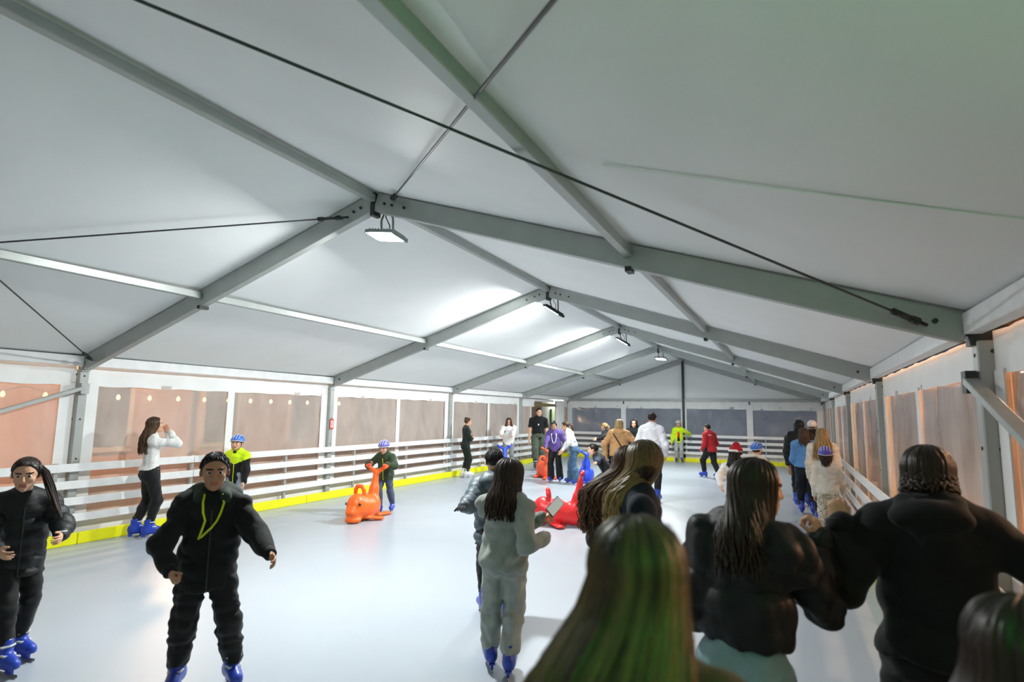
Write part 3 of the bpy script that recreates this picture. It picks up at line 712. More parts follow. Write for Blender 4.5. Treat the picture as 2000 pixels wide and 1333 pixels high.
PEOPLE = []
def person(label, xy, face, top, kid=False, build=1.0, hipdrop=0.0, hip=(0, 0), lean=(0, 0), twist=0, head=(0, 0, 0), wl=None, wr=None, el=None, er=None,
           hand=('relaxed', 'relaxed'), pl=None, pr=None, dl=None, dr=None, fl=None, fr=None, toe=(8, -8), fpitch=(0, 0), skin=SKIN, skates=BOOT, upper=None, lower=None, hair=None,
           gloves=None, near=False, face_on=False, legs=True, vox=None):
    th = R_(face); root = empty('person', (xy[0], xy[1], 0), th); tag(root, label, 'person')
    Minv = (Matrix.Translation((xy[0], xy[1], 0)) @ Matrix.Rotation(th, 4, 'Z')).inverted()
    def loc(p): return A(Minv @ p) if isinstance(p, Vector) else A(p)
    s = min(1.08, max(.74, top/1.68)); lift = .085*s if skates else .02; H = top-lift
    hh = .132*H+.012 if not kid else .12*H+.066
    l1, l2, t1, t2 = seg_dist(H); vx = vox or (.011 if near else .0145)
    for ft, sx in ((fl, -1), (fr, 1)):                     # bend the knees until both feet reach
        if ft is not None:
            q = loc(ft); dx = math.hypot(q[0]-hip[0]-sx*.052*H, q[1]-hip[1]); zmax = q[2]+(.125 if skates else .062)*s+math.sqrt(max((t1+t2)**2*.985-dx*dx, .01)); hipdrop = max(hipdrop, lift+.505*H-zmax)
    hz = lift+.505*H-hipdrop; P = np.array((hip[0], hip[1], hz))
    Rp = rotz(0)@rotx(-R_(lean[0])*.45)@roty(R_(lean[1])*.6); Rc = rotz(R_(twist))@rotx(-R_(lean[0]))@roty(R_(lean[1]))
    nb = top-hh-.028*H-(lift+.505*H)                    # pelvis to neck base
    waist = P+Rp@np.array((0, 0, nb*.38)); neck = waist+Rc@np.array((0, 0, nb*.62))
    sw = .108*H*build; sh = [neck+Rc@np.array((sx*sw, -.004*H, -.04*H)) for sx in (-1, 1)]
    Rh = Rc if False else rotz(R_(twist+head[0]))@rotx(-R_(head[1]))@roty(R_(head[2]))
    hup = neck+(Rc@np.array((0, .012*H, .028*H))); hc = hup+Rh@np.array((0, .02*H, hh*.5))
    # arms
    wri = []; elb = []
    for i, (wt, eh, sx) in enumerate(((wl, el, -1), (wr, er, 1))):
        if isinstance(wt, tuple) and wt[0] == 'px':       # hand seen at a pixel, arm stretched by a fraction
            _, ux, uy, sg, fr_ = wt; o_ = loc(CAM); dd = loc(W(ux, uy, 1))-o_; q = o_-sh[i]; a_ = dd@dd; b2 = 2*dd@q; c_ = q@q-(fr_*(l1+l2))**2; ds = b2*b2-4*a_*c_
            wt = o_+dd*((-b2+sg*math.sqrt(max(ds, 0)))/(2*a_))
        t = loc(wt) if wt is not None else sh[i]+Rc@np.array((sx*.035*H, .03*H, 0))-np.array((0, 0, (l1+l2)*.985))
        e, t = ik(sh[i], t, l1, l2, A(eh) if eh is not None else Rc@np.array((sx*.5, -.8, -.35))); elb.append(e); wri.append(t)
    # legs
    hipj = [P+Rp@np.array((sx*.052*H, 0, -.0)) for sx in (-1, 1)]; ank = []; kne = []; feet = []
    for i, (ft, sx) in enumerate(((fl, -1), (fr, 1))):
        p = loc(ft) if ft is not None else np.array((sx*.065*H, 0., 0.))
        if ft is not None and isinstance(ft, Vector): pass
        a = p+np.array((0, 0, (.125 if skates else .062)*s)); k, a = ik(hipj[i], a, t1, t2, rotz(R_(toe[i])*.6)@np.array((sx*.06, 1, .1))); ank.append(a); kne.append(k); feet.append(p)
    # ---- body: one continuous figure (limbs and trunk blended; head and hands grown on)
    B = []
    b_ = build
    B += [Ell(P+Rp@np.array((0, 0, .03*H)), (.088*H*b_, .062*H*b_, .075*H), Rp), Ell((P+waist)/2+Rp@np.array((0, 0, .03*H)), (.076*H*b_, .055*H*b_, .09*H), Rp),
          Ell(waist*.45+neck*.55, (.083*H*b_, .060*H*b_, .105*H), Rc), Cone(sh[0], sh[1], .036*H, .036*H), Cone(neck-Rc@np.array((0, 0, .02*H)), hup+Rh@np.array((0, .012*H, hh*.22)), .031*H+.003, .028*H+.004)]
    for i in (0, 1):
        B += [Cone(sh[i], elb[i], .030*H, .024*H), Cone(elb[i], wri[i], .025*H, .0165*H), Cone(hipj[i], kne[i], .046*H, .029*H), Cone(kne[i], ank[i], .029*H, .02*H)]
    g = Grid(B, .017); V = g.union(B, .03); P0, Q0 = g.nets(V)
    vs, fs, mi = [P0], [Q0], [np.zeros(len(Q0), int)]; n = len(P0)
    hv = hc+(UH[0]*hh)@Rh.T; vs.append(hv); fs.append(UH[1]+n); mi.append(UH[2]); n += len(hv)
    hl = .104*H if not kid else .102*H
    for i, sx in enumerate((-1, 1)):
        U, Qh = HANDS[hand[i]]; U = U.copy()
        d = wri[i]-elb[i] if (dl, dr)[i] is None else A((dl, dr)[i]); d = d/np.linalg.norm(d)
        pn = (pl, pr)[i]; pn = Rc@np.array((-sx, .15, 0)) if pn is None else A(pn)
        pn = pn-d*(pn@d); pn /= np.linalg.norm(pn)+1e-9; z = -pn; x = np.cross(d, z)
        Qf = Qh
        if i == 0: U[:, 0] *= -1; Qf = Qh[:, ::-1]
        sc = hl*(1.1 if gloves else 1); hv = wri[i]+(U*sc)@np.stack([x, d, z])
        if gloves:
            cf = MB().tube([wri[i]-d*.05, wri[i]-d*.02, wri[i]+d*.01], [.026*H, .027*H, .024*H], 12)
            m0 = len(hv); mesh_obj('glove', np.concatenate([hv, np.array(cf.v)]), [tuple(q) for q in Qf]+[tuple(j+m0 for j in q) for q in cf.f], gloves, root)
        else: vs.append(hv); fs.append(Qf+n); mi.append(np.zeros(len(Qf), int)); n += len(hv)
    hm = hair.get('mat', HAIR['dark']) if hair else HAIR['dark']
    mesh_obj('body', np.concatenate(vs), np.concatenate(fs), skin, root, mats=[skin, LIPS, hm], midx=np.concatenate(mi))
    if face_on:
        for sx in (-1, 1):
            c = hc+Rh@(np.array((sx*.135, .315, .015))*hh); r = .053*hh; v = []; f = []; mi2 = []
            for a in range(9):
                for q in range(12):
                    pa = math.pi*a/8; qa = 2*math.pi*q/12; v.append(c+Rh@(r*np.array((math.sin(pa)*math.cos(qa), math.cos(pa), math.sin(pa)*math.sin(qa)))))
            for a in range(8):
                for q in range(12): f.append((a*12+q, (a+1)*12+q, (a+1)*12+(q+1) % 12, a*12+(q+1) % 12)); mi2.append(1 if a < 2 else 0)
            mesh_obj('eye', v, f, EYEW, root, mats=[EYEW, EYED], midx=mi2)
    info = dict(root=root, H=H, hh=hh, hc=hc, Rh=Rh, Rc=Rc, Rp=Rp, neck=neck, P=P, waist=waist, sh=sh, elb=elb, wri=wri, lift=lift, ank=ank, kne=kne, bvh=None)
    # ---- trousers
    if lower and legs:
        e = lower.get('ease', .008); ke = lower.get('knee', .006); ae = lower.get('ankle', .006); m = lower['mat']
        T = [Ell(P+Rp@np.array((0, 0, .03*H)), (.092*H*b_+e, .068*H*b_+e, .075*H+e), Rp), Ell(P+Rp@np.array((-.04*H, -.03*H, -.012*H)), (.05*H+e, .048*H+e, .06*H), Rp), Ell(P+Rp@np.array((.04*H, -.03*H, -.012*H)), (.05*H+e, .048*H+e, .06*H), Rp),
             Ell(waist, (.074*H*b_+e*.5, .053*H*b_+e*.5, .06*H), Rp)]
        for i in (0, 1):
            kk, aa = kne[i], ank[i]+np.array((0, 0, lower.get('up', .085)*s)); calf = kk*.66+aa*.34+np.array((0, -.006*H, 0))
            T += [Cone(hipj[i], kk, .057*H*b_+e, .039*H+ke), Cone(kk, calf, .038*H+ke, .037*H+(ke+ae)/2), Cone(calf, aa, .037*H+(ke+ae)/2, .029*H+ae), Cone(kk, aa, .036*H+ke, .027*H+ae)]
        g = Grid(T, vx); V = g.union(T[:4], .03); 
        for i in (0, 1): V = g.union(T[4+4*i:8+4*i], .02, V)
        V = g.cut(V, waist+Rp@np.array((0, 0, .03*H)), -(Rp@np.array((0, 0, 1.))), .01)
        V = g.wrinkle(V, lower.get('wr', .009), 48, int(top*1000) % 97); P1, Q1 = g.nets(V)
        mesh_obj(lower.get('name', 'trousers'), P1, Q1, m, root)
        for i in (0, 1):                                  # hem cuff
            aa = ank[i]+np.array((0, 0, lower.get('up', .085)*s)); d = (kne[i]-aa)/np.linalg.norm(kne[i]-aa); r = .027*H+ae
            if lower.get('cuff'): MB().tube([aa-d*.03, aa-d*.015, aa+d*.02, aa+d*.03], [r*.8, r*1.06, r*1.06, r*.8], 14).build('trouser_cuff', m, root, smooth=True)
    # ---- upper garment
    if upper:
        e = upper.get('ease', .015); m = upper['mat']; hem = upper.get('hem', .50); fl_ = upper.get('flare', 0); band = upper.get('puffer', 0); per = upper.get('per', .085)
        hemz = lift+hem*H-hipdrop; hp = P+Rp@np.array((0, 0, hemz-hz)); cw = .086*H*b_+e; hw = .090*H*b_+e+fl_; cc = waist*.25+neck*.75
        fw = Rc@np.array((0, 1., 0)); fp = Rp@np.array((0, 1., 0)); rt = upper.get('depth', .70); mid = waist*.8+P*.2
        T = [Cone(cc, mid, cw, (cw+hw)/2*upper.get('waist', .97), fw, rt, band, per), Cone(mid, hp-Rp@np.array((0, 0, hw)), (cw+hw)/2*upper.get('waist', .97), hw, fp, rt, band, per, .5),
             Cone(sh[0]+Rc@np.array((.01*H, 0, 0)), sh[1]-Rc@np.array((.01*H, 0, 0)), .036*H+e*.8, .036*H+e*.8, fw, .92), Cone(neck-Rc@np.array((0, 0, .04*H)), neck+Rc@np.array((0, 0, .004*H)), .06*H+e, .036*H+e*.5)]
        if hem < .56 and not band: T.append(Ell(P+Rp@np.array((0, -.022*H, .0)), (.094*H*b_+e, .068*H*b_+e*.9+.012, .085*H+e), Rp))
        T += [Cone(neck+Rc@np.array((sx*.02*H, 0, -.015*H)), sh[(sx+1)//2], .04*H+e*.4, .034*H+e*.6) for sx in (-1, 1)]
        if upper.get('bust'): T += [Ell(cc+Rc@np.array((sx*.038*H, .045*H, -.03*H)), (.042*H, .04*H, .04*H)) for sx in (-1, 1)]
        arms = []; short = upper.get('sleeve') == 'short'; se = upper.get('slv', e); wb = upper.get('wrist', .005)
        for i in (0, 1):
            if short:
                q = sh[i]*.42+elb[i]*.58; arms.append(Cone(sh[i], q, .034*H+se, .033*H+se)); continue
            ew = elb[i]+(wri[i]-elb[i])*upper.get('slen', .97)
            arms += [Cone(sh[i], elb[i], .032*H+se*.65, .027*H+se*.9, band=band*.75, per=per), Cone(elb[i], ew, .027*H+se*.9, .019*H+wb+se*.25, band=band*.6, per=per, ph=.5)]
        g = Grid(T+arms, vx); V = g.union(T, .035); V = g.cut(V, hp, Rp@np.array((0, 0, 1.)), .012)
        V = smin(V, g.union(arms, .025), .028); V = g.wrinkle(V, upper.get('wr', .010), upper.get('wsc', 46), int(top*777) % 89)
        if short:
            for i in (0, 1):
                q = sh[i]*.42+elb[i]*.58; d = (sh[i]-elb[i])/np.linalg.norm(sh[i]-elb[i]); X, Y, Z = g.xyz()
                far = (X-q[0])*d[0]+(Y-q[1])*d[1]+(Z-q[2])*d[2]; near_arm = Cone(q-d*.2, q+d*.02, .07, .07)(X, Y, Z) < 0
                V = np.where(near_arm, np.maximum(V, -far), V)
        P1, Q1 = g.nets(V); ms = [m]; ix = None
        if upper.get('split'):
            zc = P1[Q1].mean(1); zs, m2, arc = upper['split']; ms = [m, m2]; ix = (zc[:, 2] > zs+arc*np.abs(zc[:, 0])).astype(int)
        if upper.get('forearm'):
            zc = P1[Q1].mean(1); ms = [m, upper['forearm']]; dmin = np.full(len(zc), 9.)
            for i in (0, 1): dmin = np.minimum(dmin, Cone(sh[i]*.25+elb[i]*.75, wri[i], .075, .075)(zc[:, 0], zc[:, 1], zc[:, 2]))
            ix = (dmin < 0).astype(int)
        o = mesh_obj(upper.get('name', 'jacket'), P1, Q1, m, root, mats=ms, midx=ix); info['upper'] = o
        info['bvh'] = BVHTree.FromPolygons([tuple(p) for p in P1], [tuple(q) for q in Q1])
        if upper.get('hemband'):                           # ribbed hem
            n = 28; v = []
            for z, sc in ((0, .93), (.012, 1.0), (.05, 1.01), (.06, .96)):
                for k in range(n): a = 2*math.pi*k/n; v.append(hp+Rp@np.array((math.cos(a)*hw*sc, math.sin(a)*hw*rt*sc, z-.035)))
            f = [(r*n+k, r*n+(k+1) % n, (r+1)*n+(k+1) % n, (r+1)*n+k) for r in range(3) for k in range(n)]+[tuple(range(n-1, -1, -1))]
            mesh_obj('hem_band', v, f, m, root)
        if not short and upper.get('cuffs', True):
            for i in (0, 1):
                ew = elb[i]+(wri[i]-elb[i])*upper.get('slen', .97); d = (wri[i]-elb[i]); d /= np.linalg.norm(d); r = .019*H+wb+se*.25
                MB().tube([ew-d*.035, ew-d*.03, ew+d*.012, ew+d*.018], [r*.9, r*1.03, r*.98, r*.8], 14).build('cuff', upper.get('cuffmat', m), root, smooth=True)
        if upper.get('collar'):
            r = .036*H+e*.55+.008; z0, z1 = -.005*H, upper['collar']; up = Rc@np.array((0, 0, 1.)); n = 24; v = []
            for z, rr in ((z0-.02, r*1.15), (z0+.01, r*1.05), (z1, r*1.0), (z1+.008, r*.9), (z1, r*.8), (z0, r*.8)):
                for k in range(n): a = 2*math.pi*k/n; v.append(neck+Rc@np.array((math.cos(a)*rr, math.sin(a)*rr*1.05+.012*H, z+.012*math.cos(a+math.pi/2))))
            f = [(q*n+k, q*n+(k+1) % n, (q+1)*n+(k+1) % n, (q+1)*n+k) for q in range(5) for k in range(n)]
            mesh_obj('collar', v, f, upper.get('colmat', m), root)
        if upper.get('hood'):
            hs = upper['hood']; Hd = [Cone(neck+Rc@np.array((sx*.048*H, .045*H, .0)), neck+Rc@np.array((sx*.05*H, -.03*H, .022*H)), .022*H*hs, .028*H*hs) for sx in (-1, 1)]+[Ell(neck+Rc@np.array((0, -.05*H-.01, -.006*H)), (.088*H*hs, .042*H*hs, .042*H*hs), Rc@rotx(.2)), Cone(neck+Rc@np.array((0, -.055*H-.015, -.02*H)), neck+Rc@np.array((0, -.06*H-.02, -.085*H)), .05*H*hs, .03*H*hs, Rc@np.array((0, 1., 0)), .55)]
            g = Grid(Hd, vx); V = g.wrinkle(g.union(Hd, .03), .005, 26, 11); P1, Q1 = g.nets(V); mesh_obj('hood', P1, Q1, upper.get('hoodmat', m), root)
        if upper.get('zip'):
            pts = surf_path(info, [(0, z) for z in np.linspace(hemz+.01, neck[2]-.05*H, 14)])
            if len(pts) > 2: MB().tube(pts, .006, 5).build('zip', upper['zip'], root)
    # ---- hair
    if hair:
        st = hair.get('style', 'short'); m = hair['mat']
        Pc, Qc = cap_mesh({'long': 'long', 'pony': 'bun0', 'short': 'short', 'bun': 'bun'}.get(st, 'long') if st != 'pony' else 'pony')
        o = mesh_obj('hair', hc+(Pc*hh)@Rh.T, Qc, m, root)
        if st == 'long':
            S = Strands(); r = random.Random(int(top*9999)+int(face)); n = hair.get('n', 150); Lh = hair.get('len', .35); spr = hair.get('spread', .13); bk = hair.get('back', .11); rad = hair.get('rad', .009); amax = hair.get('amax', 118); wav = hair.get('wave', .012); tip = hair.get('tip', .15); sft = hair.get('shift', (0, 0))
            for i in range(n):
                ph = R_(r.uniform(-amax, amax)); tz = r.uniform(.05, 1.35); jit = r.uniform(-.01, .02); pts = []
                for k in range(8):
                    t = tz+(1.72-tz)*k/7; rr = math.sin(t)
                    pts.append(hc+Rh@(np.array((math.sin(ph)*rr*(.385+jit), -.05-math.cos(ph)*rr*(.465+jit), .115+math.cos(t)*(.42+jit)))*hh))
                p0 = pts[-1]; ln = Lh*r.uniform(.72, 1.05)*(1 if abs(ph) < 1.9 else .8); tgt = neck+Rc@np.array((math.sin(ph)*spr+sft[0], -math.cos(ph*.75)*bk+sft[1]+r.uniform(-.02, .01), 0)); w0 = r.uniform(0, 6); wf = r.uniform(9, 15)
                for k in range(1, 10):
                    u = k/9; ee = min(1, u*ln/.20); ee = ee*ee*(3-2*ee)
                    x = p0[0]+(tgt[0]-p0[0])*ee+wav*u*math.sin(wf*u+w0); y = p0[1]+(tgt[1]-p0[1])*ee+wav*u*math.cos(wf*u+w0*1.7)
                    pts.append(np.array((x, y, p0[2]-ln*u)))
                sh0 = (.28+.26*math.sin(ph*hair.get('clump', 9)+2*math.sin(ph*4)))+r.uniform(-.12, .12) if hair.get('clump') else r.uniform(.05, .5); sh0 *= hair.get('root', 1.0); S.add(pts, rad*r.uniform(.7, 1.25), sh0, min(1, sh0+tip+r.uniform(-.1, .25)))
            S.build('hair_strands', m, root)
        if st in ('short', 'pony', 'bun'):
            S = Strands(); r = random.Random(int(top*999))
            for i in range(340 if near else 110):
                ph = r.uniform(-math.pi, math.pi); front = abs(ph) > 2.0; lim = 1.0 if front else (1.55 if abs(ph) > 1.3 else 1.95); t0 = r.uniform(.0, lim-.15); pts = []; lf = r.uniform(.0, .03)
                for k in range(6):
                    u = k/5; t = t0+u*r.uniform(.28, .36) if st == 'short' else t0+(lim-t0)*(1-u)*.999; t = min(t, lim+.08)
                    R1, R2, R3 = (.362+lf*u, .445+lf*u, .422+lf*u) if st == 'short' else (.372, .462, .418)
                    p_ = np.array((math.sin(ph)*math.sin(t)*R1, -.045-math.cos(ph)*math.sin(t)*R2, .125+math.cos(t)*R3))
                    if st != 'short': tie = np.array((0, -.40, .25) if st == 'pony' else (0, -.28, .42)); w_ = u**1.6; p_ = p_*(1-w_)+tie*w_; cen = np.array((0, -.045, .125)); q_ = (p_-cen)/np.array((.372, .462, .418)); nq = np.linalg.norm(q_); p_ = cen+(p_-cen)/max(nq, .3)
                    pts.append(hc+Rh@(p_*hh))
                sh0 = r.uniform(0, .6); S.add(pts, .0035 if near else .005, sh0, min(1, sh0+.2), k=4, taper=.4)
            S.build('hair_strands', m, root)
        if hair.get('tail'):                               # gathered tail: list of local points
            S = Strands(); r = random.Random(3)
            base = [loc(p) for p in hair['tail'](info)]
            for i in range(hair.get('tn', 40)):
                a = r.uniform(0, 6.28); q = r.uniform(0, hair.get('tw', .03)); pts = []
                for k, p in enumerate(base):
                    env = math.sin(math.pi*min(1, .15+.8*k/(len(base)-1))); pts.append(p+np.array((math.cos(a)*q*env, math.sin(a)*q*env*.7, r.uniform(-.004, .004))))
                S.add(pts, .0055, r.uniform(0, .5), r.uniform(.2, .7))
            S.build('ponytail', m, root)
    # ---- skates
    if not skates:
        for i in (0, 1):
            share(skate_data('shoe', 0, BOOTD), 'shoe', root, tuple(feet[i]-np.array((0, 0, .064*s))), (0, 0, R_(toe[i])), (s, s, s))
    if skates and legs:
        for i in (0, 1): skate(root, feet[i], R_(toe[i]), R_(fpitch[i]), 0, s, skates)
    PEOPLE.append(info); return info

cap_pony = None
def _pony():
    pr = [Ell((0, -.045, .12), (.362, .452, .408))]; g = Grid(pr, .03); V = g.union(pr, .05); V = g.cut(V, (0, .29, .30), (0, -.83, .55)); V = g.cut(V, (0, 0, -.22), (0, -.3, .95)); V = g.wrinkle(V, .008, 40, 5); _cap['pony'] = g.nets(V)
_pony()

def surf_path(info, uv, side=1, off=.004):
    """points (lateral, height) dropped on the garment's front (side=1) or back (-1)"""
    out = []
    Rc = info['Rc']; f = Rc@np.array((0, 1., 0)); f[2] = 0; f /= np.linalg.norm(f); rt = np.array((f[1], -f[0], 0)); z0 = info['P'][2]; z1 = info['neck'][2]
    for (x, z) in uv:
        t = min(1, max(0, (z-z0)/(z1-z0))); c = info['P']+(info['neck']-info['P'])*t
        o = np.array((c[0], c[1], z))+rt*x+f*side*.6
        h = info['bvh'].ray_cast(Vector(o), Vector(-f*side), 1.2)
        if h[0] is not None and abs((np.array(h[0])-c)@f) < .22: out.append(h[0]+Vector(f*side)*off)
    return out
def on_head(info, name, prims_fn, m, vox=.03, cuts=(), wr=0, sub=None, k=.04):
    pr = prims_fn; g = Grid(pr, vox); V = g.union(pr, k)
    for p, n in cuts: V = g.cut(V, p, n, .02)
    if sub: V = g.sub(V, sub, .02)
    if wr: V = g.wrinkle(V, wr, 20, 2)
    P, Q = g.nets(V); return mesh_obj(name, info['hc']+(P*info['hh'])@info['Rh'].T, Q, m, info['root'])
def helmet(info, shell, stripe, strap=None):
    pr = [Ell((0, -.03, .20), (.47, .56, .46))]
    vents = [Cone((x, -.35, .55), (x*1.1, .30, .60), .035, .03) for x in (-.2, -.07, .07, .2)]
    h = on_head(info, 'helmet', pr, shell, .028, cuts=[((0, .3, .17), (0, -.18, .98))], sub=[Ell((0, -.03, .12), (.385, .47, .40))])
    hc, hh, Rh = info['hc'], info['hh'], info['Rh']
    def P(x, y, z): return hc+Rh@(np.array((x, y, z))*hh)
    for x in (-.26, -.09, .09, .26):
        pts = []
        for k in range(11):
            a = R_(20+140*k/10); e = math.sqrt(max(0.02, 1-(x/.47)**2)); pts.append(P(x, -.03+.56*e*math.cos(a), .20+.46*e*math.sin(a)))
        o = MB().tube(pts, .022*hh, 6).build('helmet_stripe', stripe, h, smooth=True)
    pts = [P(.47*math.cos(R_(a)), -.03+.56*math.sin(R_(a)), .13+.10*math.sin(R_(a))) for a in range(0, 361, 20)]
    MB().tube(pts, .025*hh, 6).build('helmet_rim', stripe, h, smooth=True)
    for sx in (-1, 1): MB().tube([P(sx*.40, .12, .16), P(sx*.36, .08, -.15), P(sx*.20, .16, -.45), P(0, .20, -.53)], .018*hh, 5).build('chin_strap', strap or LINER, h, smooth=True)
    return h

# ------------------------------------------------------------------ seal-shaped skating aids
def seal_mesh():
    pr = [Ell((0, .06, .21), (.20, .29, .21)), Ell((0, .28, .25), (.155, .16, .20)), Ell((0, .42, .17), (.10, .085, .075)), Ell((0, .36, .05), (.13, .12, .06)),
          Cone((0, -.05, .20), (0, -.26, .22), .18, .115), Cone((0, -.22, .16), (0, -.285, .46), .15, .072), Cone((0, -.285, .46), (0, -.33, .72), .072, .046)]
    fins = [Cone((0, -.33, .73), (sx*.20, -.36, .845), .045, .024, (0, 1, 0), .7) for sx in (-1, 1)]
    fins += [Cone((sx*.08, -.34, .03), (sx*.16, -.53, .03), .07, .06, (0, 0, 1), .45) for sx in (-1, 1)]
    fins += [Cone((sx*.12, .12, .06), (sx*.27, -.02, .035), .06, .075, (0, 0, 1), .4) for sx in (-1, 1)]
    lp = [(-.085, .17, .36), (-.075, .19, .50), (-.04, .20, .56), (.04, .20, .56), (.075, .19, .50), (.085, .17, .36)]
    loop = [Cone(lp[i], lp[i+1], .032, .032) for i in range(5)]
    g = Grid(pr+fins+loop, .013); V = g.union(pr, .06); V = smin(V, g.union(fins, .03), .03); V = smin(V, g.union(loop, .01), .02)
    V = g.sub(V, [Cone((-.15, .50, .12), (.15, .50, .12), .025, .025)], .02)
    V = g.cut(V, (0, 0, .004), (0, 0, 1), .008); P, Q = g.nets(V); return g.relax(P, Q, 1), Q
SEAL = seal_mesh(); _sl = {}
HANDLE = Vector((0, -.345, .80))
def plastic(name, col): return mat(name, col, rough=.38, var=.04, scale=6, spec=.5)
def seal(label, handle, heading, m, sc=1.0):
    th = R_(heading); h = Matrix.Rotation(th, 3, 'Z') @ (HANDLE*sc)
    root = empty('seal_skating_aid', (handle.x-h.x, handle.y-h.y, 0), th); tag(root, label, 'skating aid', 'seal-shaped skating aids'); root.scale = (sc, sc, sc)
    o = mesh_obj('seal_body', SEAL[0], SEAL[1], m, root)
    for sx in (-1, 1):
        MB().tube([(sx*.118, .385, .30), (sx*.135, .395, .30)], .022, 10).build('eye', EYED, root, smooth=True)
        MB().tube([Vector(HANDLE)+Vector((sx*.11, -.006, -.005)), Vector(HANDLE)+Vector((sx*.195, -.014, .045))], .031, 10).build('handle_grip', m, root, smooth=True)
    return root
ORANGE = plastic('orange_plastic', 'f3681c'); REDP = plastic('red_plastic', 'd8262a'); BLUEP = plastic('blue_plastic', '2c4fd0'); RORANGE = plastic('red_orange_plastic', 'ee5a2e')
def G(px, py, z=0.0):
    d = W(px, py, 1)-CAM; return CAM+d*((z-1.8)/d.z)
def F(deg): return Vector((-math.sin(R_(deg)), math.cos(R_(deg)), 0))

hd1 = W(736, 914, 10.0); seal('orange seal aid pushed by the child in the green jacket', hd1, 190, ORANGE, 1.0)
hd2 = W(985, 874, 16.6); seal('blue seal aid held by the long-haired girl in white by the left barrier', hd2, 206, BLUEP, 1.0)
hd3 = W(1071, 873, 15.9); seal('orange seal aid behind the skater in the purple sweatshirt', hd3, 40, RORANGE, 1.0)
hd4 = W(1146, 880, 15.0); seal('blue seal aid just behind the crouching boy in black', hd4, 20, BLUEP, 1.0)
hd5 = W(1136, 938, 9.3); seal('red seal aid in side view with its tail up at the right', hd5, 106, REDP, 1.0)

# ------------------------------------------------------------------ clothing materials
BLK = fabric('black_cloth', '111416'); BLKP = mat('black_puffer', '101417', rough=.55, var=.15, scale=10, bump=.3, bscale=16, spec=.35); LEG = fabric('black_leggings', '121416', rough=.7, bump=.15)
GRNJ = fabric('dark_green_jacket', '33432f'); JEAN = fabric('blue_jeans', '3d5a78', bscale=30); JEANP = fabric('pale_jeans', '8ea9b4', bscale=30); JEANG = fabric('grey_jeans', '8b95a0', bscale=30)
WKNIT = fabric('white_knit', 'e4e4e2', bump=.5, bscale=40); CREAM = fabric('cream_sweater', 'd9d5c9', bump=.4, bscale=30); NEON = fabric('neon_yellow', 'cdf01c', bump=.15); GREYP = mat('grey_puffer', '4a585f', rough=.5, var=.1, scale=10, bump=.25, bscale=14)
GREYS = fabric('grey_sweat', '9ba39d', bump=.3, bscale=24); CAMEL = fabric('camel_wool', 'b58a5c', bump=.4, bscale=30); PURP = fabric('purple_sweat', '5d4a8c'); RED = fabric('red_jacket', 'b3262f'); NAVY = fabric('navy_jacket', '16222e'); SKYB = fabric('light_blue_sweater', '5d94d2'); KHAKI = fabric('grey_green_trousers', '4c5648'); OLIVE = fabric('dark_olive', '3a362a'); BROWN = fabric('dark_brown_cloth', '3c3128'); GLOVE_B = fabric('black_glove', '17191b'); GLOVE_R = fabric('red_glove', 'e05440'); YPIPE = mat('neon_piping', 'c8dc1e', rough=.5); WH = mat('white_print', 'eeeeee', rough=.6); SANTA = fabric('santa_red', 'a81c2a', bump=.5, bscale=30); FUR = fabric('white_fur', 'eae6e2', bump=.8, bscale=50)
HBLUE = plastic('helmet_blue', '2f6fd0'); HPUR = plastic('helmet_purple', '5a55b8'); HWHT = plastic('helmet_white', 'e8e8ee')
lm = mat('leopard_trousers', 'cfc6b4', rough=.85)
nt = lm.node_tree; N = nt.nodes; Lk = nt.links; vo = N.new('ShaderNodeTexVoronoi'); vo.inputs['Scale'].default_value = 45; rp = N.new('ShaderNodeValToRGB'); rp.color_ramp.interpolation = 'CONSTANT'
rp.color_ramp.elements[0].color = lin('3c3128'); rp.color_ramp.elements[1].position = .34; rp.color_ramp.elements[1].color = lin('d6cdba'); tcn = [n for n in N if n.type == 'TEX_COORD'][0]
Lk.new(tcn.outputs['Object'], vo.inputs['Vector']); Lk.new(vo.outputs['Distance'], rp.inputs[0]); Lk.new(rp.outputs[0], N['Principled BSDF'].inputs['Base Color'])

def hr(style, key, **k): d = dict(style=style, mat=HAIR[key]); d.update(k); return d

# ------------------------------------------------------------------ the skaters, left to right
p = person('girl in a black puffer jacket with a long dark ponytail at the far left edge', (-4.95, 2.31), 258, 1.43, kid=True, near=True, face_on=True, head=(-14, 6, 0), twist=-8,
    wl=('px', 119, 1048, -1, .93), wr=('px', -2, 1078, -1, .93), hand=('relaxed', 'relaxed'), fl=G(32, 1290), fr=G(2, 1320), toe=(25, 18), skin=SKIN,
    upper=dict(mat=BLKP, ease=.032, hem=.40, puffer=.032, per=.085, collar=.045, zip=ALU_D, wr=.005), lower=dict(mat=LEG, name='leggings'),
    hair=hr('pony', 'dark', tail=lambda i: [W(74, 906, 4.16), W(88, 922, 4.14), W(98, 950, 4.10), W(106, 975, 4.02), W(114, 998, 3.98), W(119, 1012, 3.96)], tn=90, tw=.034))
MB().tube([Vector(p['wri'][0])+Vector((math.cos(a)*.028, math.sin(a)*.024, .03+.004*math.sin(a))) for a in np.linspace(0, 6.28, 14)], .006, 6).build('bracelet', BUCK, p['root'], smooth=True)

